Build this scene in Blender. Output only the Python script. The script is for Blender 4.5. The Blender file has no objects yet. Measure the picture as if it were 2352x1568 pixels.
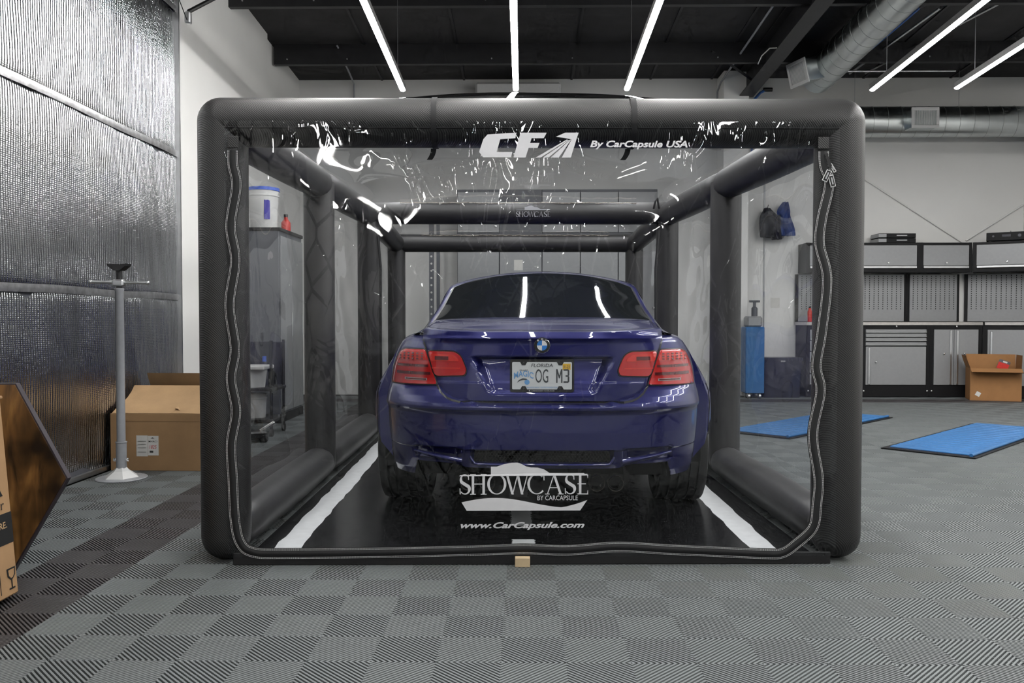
import bpy, math, random
import numpy as np
from mathutils import Vector, Matrix
random.seed(7)
PI = math.pi
scene = bpy.context.scene
col = scene.collection

# ------------------------------------------------------------------ camera, world, exposure
cam_d = bpy.data.cameras.new('camera')
cam_d.sensor_width = 36.0
cam_d.lens = 36.0 * 1900.0 / 2352.0
cam_d.clip_start = 0.05
cam = bpy.data.objects.new('camera', cam_d)
cam.location = (0, 0, 1.05)
cam.rotation_euler = (PI / 2 - math.atan(51 / 1900.0), 0, math.atan(27 / 1900.0))
col.objects.link(cam)
scene.camera = cam

world = bpy.data.worlds.new('world')
scene.world = world
world.use_nodes = True
world.node_tree.nodes['Background'].inputs[0].default_value = (0.75, 0.78, 0.8, 1)
world.node_tree.nodes['Background'].inputs[1].default_value = 0.02

vs = scene.view_settings
vs.view_transform = 'Standard'
vs.look = 'None'
vs.gamma = 1.0
vs.use_curve_mapping = False
vs.exposure = 0.4
LAMP = 62.0                       # radiance of the ceiling tubes
cy = scene.cycles
cy.use_denoising = True
cy.use_light_tree = False
cy.use_adaptive_sampling = True
cy.adaptive_threshold = 0.04
cy.adaptive_min_samples = 12
cy.max_bounces = 6
cy.diffuse_bounces = 2
cy.glossy_bounces = 3
cy.transmission_bounces = 2
cy.transparent_max_bounces = 24
cy.sample_clamp_indirect = 6.0
cy.caustics_reflective = False
cy.caustics_refractive = False

# ------------------------------------------------------------------ materials
def nodes_of(m):
    m.use_nodes = True
    return m.node_tree, m.node_tree.nodes, m.node_tree.links

def M(name, c, rough=0.6, metal=0.0, var=0.08, scale=30.0, bump=0.0, bscale=None, coat=0.0, spec=0.5, emit=None, coat_rough=0.03):
    """plain procedural surface: base colour with a little noise, optional fine bump"""
    m = bpy.data.materials.new(name)
    t, n, l = nodes_of(m)
    b = n['Principled BSDF']
    b.inputs['Roughness'].default_value = rough
    b.inputs['Metallic'].default_value = metal
    b.inputs['Specular IOR Level'].default_value = spec
    b.inputs['Coat Weight'].default_value = coat
    b.inputs['Coat Roughness'].default_value = coat_rough
    tc = n.new('ShaderNodeTexCoord')
    nz = n.new('ShaderNodeTexNoise')
    nz.inputs['Scale'].default_value = scale
    nz.inputs['Detail'].default_value = 4
    l.new(tc.outputs['Object'], nz.inputs['Vector'])
    r = n.new('ShaderNodeValToRGB')
    r.color_ramp.elements[0].position = 0.3
    r.color_ramp.elements[1].position = 0.7
    r.color_ramp.elements[0].color = tuple(x * (1 - var) for x in c) + (1,)
    r.color_ramp.elements[1].color = tuple(min(1, x * (1 + var)) for x in c) + (1,)
    l.new(nz.outputs['Fac'], r.inputs[0])
    l.new(r.outputs[0], b.inputs['Base Color'])
    if bump > 0:
        nb = n.new('ShaderNodeTexNoise')
        nb.inputs['Scale'].default_value = bscale or scale * 4
        nb.inputs['Detail'].default_value = 3
        l.new(tc.outputs['Object'], nb.inputs['Vector'])
        bp = n.new('ShaderNodeBump')
        bp.inputs['Strength'].default_value = bump
        bp.inputs['Distance'].default_value = 0.005
        l.new(nb.outputs['Fac'], bp.inputs['Height'])
        l.new(bp.outputs[0], b.inputs['Normal'])
    if emit:
        b.inputs['Emission Color'].default_value = emit[0] + (1,)
        b.inputs['Emission Strength'].default_value = emit[1]
    return m

def mat_twill(name, c0, c1, scale=62.0, rough=0.42):
    m = bpy.data.materials.new(name)
    t, n, l = nodes_of(m)
    b = n['Principled BSDF']
    tc = n.new('ShaderNodeTexCoord')
    w = n.new('ShaderNodeTexWave')
    w.wave_type = 'BANDS'
    w.bands_direction = 'DIAGONAL'
    w.inputs['Scale'].default_value = scale
    w.inputs['Distortion'].default_value = 0.15
    l.new(tc.outputs['Object'], w.inputs['Vector'])
    r = n.new('ShaderNodeValToRGB')
    r.color_ramp.elements[0].color = c0 + (1,)
    r.color_ramp.elements[1].color = c1 + (1,)
    l.new(w.outputs['Fac'], r.inputs[0])
    l.new(r.outputs[0], b.inputs['Base Color'])
    b.inputs['Roughness'].default_value = rough
    bp = n.new('ShaderNodeBump')
    bp.inputs['Strength'].default_value = 0.25
    bp.inputs['Distance'].default_value = 0.002
    l.new(w.outputs['Fac'], bp.inputs['Height'])
    l.new(bp.outputs[0], b.inputs['Normal'])
    return m

def mat_film(name, wrinkle=0.5, tint=(0.93, 0.94, 0.95), seed=0.0, refl=1.5, folds=True):
    """clear vinyl: see-through, mirror-like on both faces, creased"""
    m = bpy.data.materials.new(name)
    t, n, l = nodes_of(m)
    n.remove(n['Principled BSDF'])
    out = n['Material Output']
    tc = n.new('ShaderNodeTexCoord')
    mp = n.new('ShaderNodeMapping')
    mp.inputs['Location'].default_value = (seed, seed * 1.7, seed * 0.6)
    sx = n.new('ShaderNodeSeparateXYZ'); l.new(tc.outputs['Object'], sx.inputs[0])
    cx2 = n.new('ShaderNodeCombineXYZ')              # the sheet's own plane
    l.new(sx.outputs['X'], cx2.inputs[0]); l.new(sx.outputs['Z'] if folds else sx.outputs['Y'], cx2.inputs[1])
    l.new(cx2.outputs[0] if folds else tc.outputs['Object'], mp.inputs['Vector'])
    def math2(op, a, b2):
        q = n.new('ShaderNodeMath'); q.operation = op
        for k, x in enumerate((a, b2)):
            if isinstance(x, (int, float)): q.inputs[k].default_value = x
            else: l.new(x, q.inputs[k])
        return q.outputs[0]
    def noise(scale, detail, dist=0.0, stretch=(1, 1, 1), rot=(0, 0, 0)):
        m2 = n.new('ShaderNodeMapping')
        m2.inputs['Rotation'].default_value = rot; m2.inputs['Scale'].default_value = stretch
        l.new(mp.outputs[0], m2.inputs['Vector'])
        z = n.new('ShaderNodeTexNoise')
        if folds: z.noise_dimensions = '2D'
        z.inputs['Scale'].default_value = scale; z.inputs['Detail'].default_value = detail; z.inputs['Distortion'].default_value = dist
        l.new(m2.outputs[0], z.inputs['Vector'])
        return z.outputs['Fac']
    def mask(v, a, b2):
        q = n.new('ShaderNodeMapRange'); q.inputs[1].default_value = a; q.inputs[2].default_value = b2
        l.new(v, q.inputs[0]); return q.outputs[0]
    def creases(scale, width, stretch, rot):
        m2 = n.new('ShaderNodeMapping')
        m2.inputs['Rotation'].default_value = rot; m2.inputs['Scale'].default_value = stretch
        l.new(mp.outputs[0], m2.inputs['Vector'])
        v = n.new('ShaderNodeTexVoronoi'); v.voronoi_dimensions = '2D'; v.feature = 'DISTANCE_TO_EDGE'; v.inputs['Scale'].default_value = scale
        l.new(m2.outputs[0], v.inputs['Vector'])
        return mask(v.outputs['Distance'], 0.0, width)
    # slack sheet, soft pucker, straight sharp folds (heights in metres)
    h = math2('MULTIPLY', noise(2.2, 1.0, 0.4), 0.0045 * wrinkle)
    if folds:
        def near(px, pz, r0):                     # sheet gathered round a pull point
            vd = n.new('ShaderNodeVectorMath'); vd.operation = 'DISTANCE'
            l.new(cx2.outputs[0], vd.inputs[0]); vd.inputs[1].default_value = (px, pz, 0)
            return mask(vd.outputs['Value'], r0, r0 * .25)
        pull = math2('MAXIMUM', near(-.06, 1.66, .36), math2('MULTIPLY', near(-.06, 1.40, .30), .9))
        rd = math2('ABSOLUTE', math2('SUBTRACT', noise(8.0, 2.0, 1.0, (1, .45, 1), (0, 0, .6)), 0.5), 0)
        h = math2('ADD', h, math2('MULTIPLY', math2('MULTIPLY', rd, mask(noise(1.7, 1.0), .40, .62)), 0.0042 * wrinkle))
        h = math2('ADD', h, math2('MULTIPLY', math2('MULTIPLY', creases(5.0, .035, (1, .6, 1), (0, 0, -.7)), math2('MAXIMUM', math2('MULTIPLY', mask(noise(2.3, 0.0), .52, .62), .22), pull)), 0.0016 * wrinkle))
        h = math2('ADD', h, math2('MULTIPLY', math2('MULTIPLY', creases(13.0, .06, (1, .5, 1), (0, 0, .8)), math2('MAXIMUM', mask(noise(2.9, 0.0, 0, (1, 1, 1), (0, 0, .9)), .52, .60), pull)), 0.0010 * wrinkle))
    bp = n.new('ShaderNodeBump')
    bp.inputs['Strength'].default_value = 1.0
    bp.inputs['Distance'].default_value = 1.0
    l.new(h, bp.inputs['Height'])
    fr = n.new('ShaderNodeFresnel')
    ge = n.new('ShaderNodeNewGeometry')          # a thin sheet reflects alike from both faces
    io = n.new('ShaderNodeMapRange'); io.inputs[3].default_value = 1.5; io.inputs[4].default_value = 1 / 1.5
    l.new(ge.outputs['Backfacing'], io.inputs[0]); l.new(io.outputs[0], fr.inputs['IOR'])
    if folds: l.new(bp.outputs[0], fr.inputs['Normal'])
    fm = n.new('ShaderNodeMath'); fm.operation = 'MULTIPLY'; fm.inputs[1].default_value = refl; fm.use_clamp = True
    l.new(fr.outputs[0], fm.inputs[0])
    tr = n.new('ShaderNodeBsdfTransparent'); tr.inputs[0].default_value = tint + (1,)
    gl = n.new('ShaderNodeBsdfGlossy')
    gl.inputs['Roughness'].default_value = 0.02 if folds else 0.0
    gl.inputs['Color'].default_value = (1, 1, 1, 1)
    l.new(bp.outputs[0], gl.inputs['Normal'])
    mx = n.new('ShaderNodeMixShader')
    l.new(fm.outputs[0], mx.inputs[0]); l.new(tr.outputs[0], mx.inputs[1]); l.new(gl.outputs[0], mx.inputs[2])
    l.new(mx.outputs[0], out.inputs['Surface'])
    return m

def mat_foil(name):
    m = bpy.data.materials.new(name)
    t, n, l = nodes_of(m)
    b = n['Principled BSDF']
    b.inputs['Metallic'].default_value = 1.0
    b.inputs['Base Color'].default_value = (0.60, 0.61, 0.62, 1)
    b.inputs['Roughness'].default_value = 0.22
    tc = n.new('ShaderNodeTexCoord')
    def wave(direction, scale, dist):
        w = n.new('ShaderNodeTexWave'); w.bands_direction = direction
        w.inputs['Scale'].default_value = scale; w.inputs['Distortion'].default_value = dist
        w.inputs['Detail'].default_value = 3; w.inputs['Detail Scale'].default_value = 2.0
        l.new(tc.outputs['Object'], w.inputs['Vector'])
        return w
    a = wave('Y', 13.0, 1.2)
    c = wave('Z', 26.0, 2.0)
    nz = n.new('ShaderNodeTexNoise'); nz.inputs['Scale'].default_value = 3.0; nz.inputs['Detail'].default_value = 5
    l.new(tc.outputs['Object'], nz.inputs['Vector'])
    s1 = n.new('ShaderNodeMath'); s1.operation = 'MULTIPLY_ADD'; s1.inputs[1].default_value = 0.10
    l.new(c.outputs['Fac'], s1.inputs[0]); l.new(a.outputs['Fac'], s1.inputs[2])
    s2 = n.new('ShaderNodeMath'); s2.operation = 'MULTIPLY_ADD'; s2.inputs[1].default_value = 0.9
    l.new(nz.outputs['Fac'], s2.inputs[0]); l.new(s1.outputs[0], s2.inputs[2])
    bp = n.new('ShaderNodeBump'); bp.inputs['Strength'].default_value = 0.55; bp.inputs['Distance'].default_value = 0.008
    l.new(s2.outputs[0], bp.inputs['Height']); l.new(bp.outputs[0], b.inputs['Normal'])
    rr = n.new('ShaderNodeMapRange'); rr.inputs[3].default_value = 0.10; rr.inputs[4].default_value = 0.24
    l.new(nz.outputs['Fac'], rr.inputs[0]); l.new(rr.outputs[0], b.inputs['Roughness'])
    return m

def mat_card(name, c):
    m = M(name, c, 0.8, var=0.07, scale=9.0, bump=0.12, bscale=60)
    return m

def mat_burnt(name):
    m = bpy.data.materials.new(name)
    t, n, l = nodes_of(m)
    b = n['Principled BSDF']
    tc = n.new('ShaderNodeTexCoord')
    mp = n.new('ShaderNodeMapping'); mp.inputs['Rotation'].default_value = (0, -0.7, 0); mp.inputs['Scale'].default_value = (6, 1, 1.2)
    l.new(tc.outputs['Object'], mp.inputs['Vector'])
    nz = n.new('ShaderNodeTexNoise'); nz.inputs['Scale'].default_value = 2.6; nz.inputs['Detail'].default_value = 6; nz.inputs['Distortion'].default_value = 0.6
    l.new(mp.outputs[0], nz.inputs['Vector'])
    r = n.new('ShaderNodeValToRGB')
    e = r.color_ramp.elements
    e[0].position = 0.3; e[0].color = (0.012, 0.007, 0.004, 1)
    e[1].position = 0.75; e[1].color = (0.46, 0.235, 0.07, 1)
    x = r.color_ramp.elements.new(0.52); x.color = (0.22, 0.105, 0.032, 1)
    l.new(nz.outputs['Fac'], r.inputs[0])
    # scorched blotches
    bl = n.new('ShaderNodeTexNoise'); bl.inputs['Scale'].default_value = 3.2; bl.inputs['Detail'].default_value = 3
    l.new(tc.outputs['Object'], bl.inputs['Vector'])
    mr = n.new('ShaderNodeMapRange'); mr.inputs[1].default_value = 0.36; mr.inputs[2].default_value = 0.54
    l.new(bl.outputs['Fac'], mr.inputs[0])
    mx = n.new('ShaderNodeMix'); mx.data_type = 'RGBA'
    mx.inputs[6].default_value = (0.012, 0.007, 0.004, 1)
    l.new(mr.outputs[0], mx.inputs[0]); l.new(r.outputs[0], mx.inputs[7])
    l.new(mx.outputs[2], b.inputs['Base Color'])
    b.inputs['Roughness'].default_value = 0.35
    b.inputs['Coat Weight'].default_value = 0.3
    return m

MT = {}
MT['wall'] = M('wall_paint', (0.81, 0.805, 0.785), 0.75, var=0.02, scale=2)
MT['dark_wall'] = M('dark_wall', (0.035, 0.035, 0.037), 0.7, var=0.1, scale=2)
MT['ceil'] = M('ceiling_black', (0.034, 0.033, 0.034), 0.8, var=0.25, scale=3, bump=0.4, bscale=9)
MT['beam'] = M('beam_black', (0.018, 0.018, 0.02), 0.5, var=0.2, scale=6)
MT['conc'] = M('floor_under', (0.03, 0.03, 0.03), 0.9)
MT['far_floor'] = M('floor_far_grey', (0.20, 0.215, 0.215), 0.6, var=0.2, scale=6)
MT['tile'] = M('tile_grey', (0.152, 0.165, 0.167), 0.5, var=0.06, scale=3)
MT['tile_dark'] = M('tile_charcoal', (0.056, 0.052, 0.054), 0.5, var=0.08, scale=3)
MT['mat_pvc'] = M('mat_black', (0.008, 0.008, 0.009), 0.24, spec=0.4, var=0.3, scale=4, bump=0.25, bscale=14)
MT['tape'] = M('tape_white', (0.62, 0.63, 0.64), 0.45, var=0.06, scale=20, bump=0.2, bscale=30)
MT['twill'] = mat_twill('carbon_twill', (0.006, 0.006, 0.007), (0.036, 0.0355, 0.035))
MT['tube'] = M('tube_fabric', (0.034, 0.033, 0.034), 0.42, var=0.12, scale=5, bump=0.2, bscale=10)
MT['film_front'] = mat_film('vinyl_front', 1.0, seed=0.0, refl=0.85)
MT['film_side'] = mat_film('vinyl_side', 0.5, seed=3.1, refl=1.2, folds=False)
MT['film_roof'] = mat_film('vinyl_roof', 0.5, seed=5.7, refl=1.6, folds=False)
MT['pull_hem'] = M('hem_tape', (0.35, 0.31, 0.27), 0.5, var=0.6, scale=60)
MT['zip'] = M('zip_black', (0.006, 0.006, 0.007), 0.6)
MT['thread'] = M('thread_white', (0.75, 0.75, 0.75), 0.7)
MT['print'] = M('print_white', (0.64, 0.64, 0.66), 0.6, var=0.03)
MT['print_grey'] = M('print_silver', (0.42, 0.42, 0.44), 0.6, var=0.03)
MT['black'] = M('black_plastic', (0.012, 0.012, 0.013), 0.45)
MT['strap'] = M('strap_black', (0.016, 0.016, 0.017), 0.7)
MT['steel'] = M('galvanised', (0.55, 0.58, 0.58), 0.30, metal=1.0, var=0.18, scale=2.2, bump=0.08, bscale=5)
MT['steel_dull'] = M('seam_steel', (0.32, 0.34, 0.34), 0.5, metal=0.8, var=0.1)
MT['alu'] = M('aluminium', (0.62, 0.63, 0.64), 0.34, metal=1.0, var=0.06, scale=12)
MT['greypaint'] = M('stand_grey', (0.33, 0.34, 0.36), 0.38, var=0.05)
MT['white'] = M('white_plastic', (0.72, 0.72, 0.71), 0.4, var=0.02)
MT['lamp'] = M('lamp_diffuser', (0.9, 0.9, 0.9), 0.5, emit=((1.0, 0.99, 0.97), LAMP))
MT['lamp_body'] = M('lamp_housing', (0.35, 0.35, 0.35), 0.4, metal=0.6)
MT['foil'] = mat_foil('foil_insulation')
MT['foil_tape'] = M('foil_tape', (0.55, 0.55, 0.56), 0.35, metal=1.0, var=0.2, scale=20, bump=0.5, bscale=40)
MT['card'] = mat_card('cardboard', (0.36, 0.215, 0.105))
MT['card_in'] = mat_card('cardboard_pale', (0.47, 0.30, 0.155))
MT['card_o'] = mat_card('cardboard_orange', (0.34, 0.165, 0.06))
MT['ink'] = M('ink_black', (0.008, 0.008, 0.008), 0.7)
MT['ink_red'] = M('ink_red', (0.5, 0.03, 0.04), 0.7)
MT['paper'] = M('paper', (0.68, 0.67, 0.64), 0.75, var=0.03)
MT['burnt'] = mat_burnt('burnt_wood')
MT['burnt_edge'] = M('burnt_edge', (0.04, 0.032, 0.04), 0.4)
MT['pine'] = M('pine', (0.55, 0.42, 0.26), 0.6, var=0.1, scale=15)
MT['cab_black'] = M('cabinet_black', (0.010, 0.010, 0.011), 0.5, spec=0.2)
MT['cab_grey'] = M('cabinet_silver', (0.30, 0.305, 0.312), 0.4, metal=0.2, var=0.03)
MT['cab_dark'] = M('cabinet_graphite', (0.10, 0.105, 0.12), 0.45, var=0.04)
MT['chrome'] = M('chrome', (0.8, 0.8, 0.8), 0.12, metal=1.0, var=0.02)
MT['worktop'] = M('worktop_steel', (0.52, 0.5, 0.48), 0.3, metal=1.0, var=0.06)
MT['hole'] = M('peg_hole_dark', (0.02, 0.02, 0.02), 0.8)
MT['blue_metal'] = M('lift_blue', (0.025, 0.13, 0.33), 0.4, var=0.12, scale=8)
MT['navy'] = M('navy_plastic', (0.016, 0.017, 0.032), 0.35, var=0.2)
MT['blue_cloth'] = M('blue_cloth', (0.02, 0.05, 0.2), 0.8, var=0.3, scale=8)
MT['dark_cloth'] = M('dark_cloth', (0.03, 0.032, 0.04), 0.85, var=0.3, scale=8)
MT['blue_lid'] = M('blue_lid', (0.03, 0.11, 0.62), 0.4)
MT['purple'] = M('violet_print', (0.06, 0.05, 0.38), 0.6)
MT['red'] = M('red_plastic', (0.6, 0.03, 0.02), 0.4)
MT['paint'] = M('car_paint_blue', (0.0065, 0.0080, 0.115), 0.32, metal=0.4, var=0.10, scale=900, coat=1.0, coat_rough=0.02)
MT['glass'] = M('car_glass', (0.012, 0.014, 0.016), 0.03, var=0.1, coat=1.0, spec=0.8)
MT['rubber'] = M('tyre_rubber', (0.008, 0.008, 0.0085), 0.7, var=0.2, scale=40)
MT['trim'] = M('trim_black', (0.006, 0.006, 0.007), 0.35)
MT['lens'] = M('lens_red', (0.52, 0.008, 0.009), 0.16, var=0.05, scale=40, coat=1.0)
MT['lens_hi'] = M('lens_bright_red', (0.70, 0.03, 0.02), 0.2, var=0.05, scale=60, coat=1.0)
MT['lens_dk'] = M('lens_dark_red', (0.11, 0.006, 0.008), 0.2, var=0.2, scale=60, coat=1.0)
MT['lens_clear'] = M('reverse_lens', (0.42, 0.36, 0.36), 0.15, coat=1.0)
MT['pipe'] = M('exhaust_steel', (0.62, 0.60, 0.56), 0.2, metal=1.0)
MT['soot'] = M('exhaust_inside', (0.004, 0.004, 0.004), 0.9, spec=0.1)
MT['plate'] = M('plate_white', (0.66, 0.68, 0.68), 0.4, var=0.02)
MT['plate_ink'] = M('plate_dark', (0.05, 0.055, 0.06), 0.5)
MT['plate_blue'] = M('plate_blue', (0.14, 0.34, 0.64), 0.5)
MT['sticker'] = M('sticker_yellow', (0.75, 0.45, 0.03), 0.5)
MT['emblem_blue'] = M('emblem_blue', (0.03, 0.22, 0.65), 0.3, coat=1)
MT['emblem_white'] = M('emblem_white', (0.8, 0.8, 0.8), 0.3, coat=1)
MT['hose_blue'] = M('pipe_blue', (0.02, 0.12, 0.42), 0.4)

# ------------------------------------------------------------------ mesh helpers
class MB:
    def __init__(s):
        s.v = []; s.f = []
    def add(s, vs_, fs):
        o = len(s.v)
        s.v += [tuple(map(float, p)) for p in vs_]
        s.f += [tuple(i + o for i in f) for f in fs]
        return s
    def box(s, c, d, rot=None, ch=0.0):
        x, y, z = (k / 2 for k in d)
        if ch > 0:
            ch = min(ch, x * .9, y * .9, z * .9)
            P = []
            for sx in (-1, 1):
                for sy in (-1, 1):
                    for sz in (-1, 1):
                        P += [(sx * x, sy * (y - ch), sz * (z - ch)), (sx * (x - ch), sy * y, sz * (z - ch)), (sx * (x - ch), sy * (y - ch), sz * z)]
            def I(sx, sy, sz, k): return ((sx > 0) * 4 + (sy > 0) * 2 + (sz > 0)) * 3 + k
            F = []
            for q in (-1, 1):
                F.append([I(q, -1, -1, 0), I(q, 1, -1, 0), I(q, 1, 1, 0), I(q, -1, 1, 0)][::q])
                F.append([I(-1, q, -1, 1), I(-1, q, 1, 1), I(1, q, 1, 1), I(1, q, -1, 1)][::q])
                F.append([I(-1, -1, q, 2), I(1, -1, q, 2), I(1, 1, q, 2), I(-1, 1, q, 2)][::q])
            for a in (-1, 1):
                for b in (-1, 1):
                    F.append([I(a, b, -1, 0), I(a, b, 1, 0), I(a, b, 1, 1), I(a, b, -1, 1)][::a * b])
                    F.append([I(a, -1, b, 0), I(a, -1, b, 2), I(a, 1, b, 2), I(a, 1, b, 0)][::a * b])
                    F.append([I(-1, a, b, 1), I(1, a, b, 1), I(1, a, b, 2), I(-1, a, b, 2)][::a * b])
                    for e in (-1, 1):
                        F.append([I(a, b, e, 0), I(a, b, e, 1), I(a, b, e, 2)][::a * b * e])
        else:
            P = [(sx * x, sy * y, sz * z) for sx in (-1, 1) for sy in (-1, 1) for sz in (-1, 1)]
            F = [(0, 1, 3, 2), (4, 6, 7, 5), (0, 4, 5, 1), (2, 3, 7, 6), (0, 2, 6, 4), (1, 5, 7, 3)]
        R = rot if rot is not None else Matrix.Identity(3)
        c = Vector(c)
        return s.add([R @ Vector(p) + c for p in P], F)
    def grid(s, fn, nu, nv, closeu=False, flip=False):
        P = [fn(i / nu if closeu else i / nu, j / nv) for j in range(nv + 1) for i in range(nu if closeu else nu + 1)]
        w = nu if closeu else nu + 1
        F = []
        for j in range(nv):
            for i in range(nu):
                a = j * w + i; b = j * w + (i + 1) % w; c2 = b + w; d = a + w
                F.append((a, d, c2, b) if flip else (a, b, c2, d))
        return s.add(P, F)
    def rows(s, R, closeu=False):
        w = len(R[0]); F = []
        for j in range(len(R) - 1):
            for i in range(w if closeu else w - 1):
                a = j * w + i; b = j * w + (i + 1) % w
                F.append((a, b, b + w, a + w))
        return s.add([p for r in R for p in r], F)
    def tube(s, path, r, n=12, caps=True, rs=None):
        path = [Vector(p) for p in path]
        R = []; up = None
        for i, p in enumerate(path):
            d = (path[min(i + 1, len(path) - 1)] - path[max(i - 1, 0)]).normalized()
            if up is None:
                up = Vector((0, 0, 1)) if abs(d.z) < 0.9 else Vector((1, 0, 0))
            a = d.cross(up).normalized(); up = a.cross(d).normalized()
            rr = rs[i] if rs else r
            R.append([p + (a * math.cos(2 * PI * k / n) + up * math.sin(2 * PI * k / n)) * rr for k in range(n)])
        o = len(s.v)
        s.rows(R, True)
        if caps:
            s.f.append(tuple(o + k for k in range(n))[::-1])
            e = o + (len(R) - 1) * n
            s.f.append(tuple(e + k for k in range(n)))
        return s
    def lathe(s, prof, n=32, c=(0, 0, 0), axis='z'):
        """prof: (radius, height)"""
        R = []
        for r, h in prof:
            row = []
            for k in range(n):
                a = 2 * PI * k / n
                p = {'z': (r * math.cos(a), r * math.sin(a), h), 'y': (r * math.cos(a), h, r * math.sin(a)), 'x': (h, r * math.cos(a), r * math.sin(a))}[axis]
                row.append((p[0] + c[0], p[1] + c[1], p[2] + c[2]))
            R.append(row)
        return s.rows(R, True)
    def prism(s, poly, fn, d0, d1):
        """poly in (u, v); fn(u, v, d) -> xyz"""
        n = len(poly); o = len(s.v)
        s.v += [tuple(fn(u, v, d0)) for u, v in poly] + [tuple(fn(u, v, d1)) for u, v in poly]
        s.f.append(tuple(o + k for k in range(n)))
        s.f.append(tuple(o + n + k for k in range(n))[::-1])
        for k in range(n):
            k2 = (k + 1) % n
            s.f.append((o + k, o + n + k, o + n + k2, o + k2))
        return s
    def mesh(s, name, mat, smooth=None):
        me = bpy.data.meshes.new(name)
        me.from_pydata(s.v, [], s.f)
        me.validate()
        if mat: me.materials.append(MT[mat] if isinstance(mat, str) else mat)
        if smooth is not None:
            me.polygons.foreach_set('use_smooth', [True] * len(me.polygons))
            me.set_sharp_from_angle(angle=math.radians(smooth))
        me.update()
        return me
    def build(s, name, mat, parent=None, smooth=None, loc=None, rz=0):
        o = bpy.data.objects.new(name, s.mesh(name, mat, smooth))
        col.objects.link(o)
        if parent: o.parent = parent
        if loc: o.location = loc
        if rz: o.rotation_euler.z = rz
        return o

def inst(name, me, parent=None, loc=(0, 0, 0), rot=None):
    o = bpy.data.objects.new(name, me)
    col.objects.link(o)
    if parent: o.parent = parent
    o.location = loc
    if rot: o.rotation_euler = rot
    return o

def tag(o, label=None, cat=None, group=None, kind=None):
    if label: o['label'] = label
    if cat: o['category'] = cat
    if group: o['group'] = group
    if kind: o['kind'] = kind
    return o

def thing(name, label, cat, loc=(0, 0, 0), rz=0, group=None):
    o = bpy.data.objects.new(name, None)
    col.objects.link(o)
    o.empty_display_size = 0.1
    o.location = loc
    o.rotation_euler = (0, 0, rz)
    return tag(o, label, cat, group)

def struct(name, mb, mat, smooth=None):
    return tag(mb.build(name, mat, None, smooth), kind='structure')

def text_mb(txt, w, h, fn, shear=0.0, bold=0.0, depth=0.0006):
    """flat lettering fitted to a w x h box; fn(u, v, d) -> xyz with u right, v up from lower left"""
    cu = bpy.data.curves.new('lettering', 'FONT')
    cu.body = txt
    cu.size = 1.0
    cu.shear = shear
    cu.offset = bold
    cu.resolution_u = 3
    ob = bpy.data.objects.new('lettering', cu)
    me = ob.to_mesh()
    co = np.empty(len(me.vertices) * 3); me.vertices.foreach_get('co', co); co = co.reshape(-1, 3)
    lo = co.min(0); sz = co.max(0) - lo
    mb = MB()
    P = [fn((p[0] - lo[0]) / sz[0] * w, (p[1] - lo[1]) / sz[1] * h, depth) for p in co]
    mb.add(P, [tuple(p.vertices) for p in me.polygons])
    ob.to_mesh_clear()
    bpy.data.objects.remove(ob); bpy.data.curves.remove(cu)
    return mb

def sstep(a, b, x):
    t = max(0.0, min(1.0, (x - a) / (b - a)))
    return t * t * (3 - 2 * t)

def lerp(a, b, t): return a + (b - a) * t

def interp(tab, x):
    if x <= tab[0][0]: return tab[0][1]
    for (x0, y0), (x1, y1) in zip(tab, tab[1:]):
        if x <= x1:
            return y0 + (y1 - y0) * (x - x0) / (x1 - x0)
    return tab[-1][1]

# ------------------------------------------------------------------ room shell
XL, XR, YB, YF = -3.15, 6.95, 11.65, -14.0
def zceil(y): return 4.40 + (YB - y) * 0.06
b = MB(); b.box(((XL + XR) / 2, (YB + YF) / 2, -0.064), (XR - XL + 0.4, YB - YF + 0.4, 0.1))
floor = struct('floor', b, 'conc')
b = MB(); b.box(((XL + XR) / 2, (1.707 + YF) / 2, -0.007), (XR - XL, 1.707 - YF, 0.0138))
b.build('floor_finish', 'far_floor', floor)
struct('wall_back', MB().box(((XL + XR) / 2, YB + 0.1, 2.5), (XR - XL + 0.4, 0.2, 5.2)), 'wall')
struct('wall_front', MB().box(((XL + XR) / 2, YF - 0.1, 3), (XR - XL + 0.4, 0.2, 6.4)), 'dark_wall')
struct('wall_right', MB().box((XR + 0.1, (YB + YF) / 2, 3), (0.2, YB - YF, 6.4)), 'wall')
w = MB(); w.box((XL - 0.1, (YB + YF) / 2, 3), (0.2, YB - YF, 6.4))
w.box((XL + 0.02, (10.05 + YF) / 2, 3), (0.06, 10.05 - YF, 6.4))
struct('wall_left', w, 'wall')
b = MB()
y0, y1 = YF - 0.2, YB + 0.2
b.prism([(y0, zceil(y0)), (y1, zceil(y1)), (y1, zceil(y1) + 0.15), (y0, zceil(y0) + 0.15)], lambda u, v, d: (d, u, v), XL - 0.2, XR + 0.2)
ceiling = struct('ceiling', b, 'ceil')
# joints of the ceiling insulation blanket
for x in (-2.0, -0.85, 0.65, 1.75, 2.6, 4.7, 5.9):
    s_ = MB()
    s_.prism([(2.0, zceil(2.0) - 0.012), (YB, zceil(YB) - 0.012), (YB, zceil(YB)), (2.0, zceil(2.0))], lambda u, v, d: (d, u, v), x, x + 0.03)
    s_.build('seam_strip', 'beam', ceiling)
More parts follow.
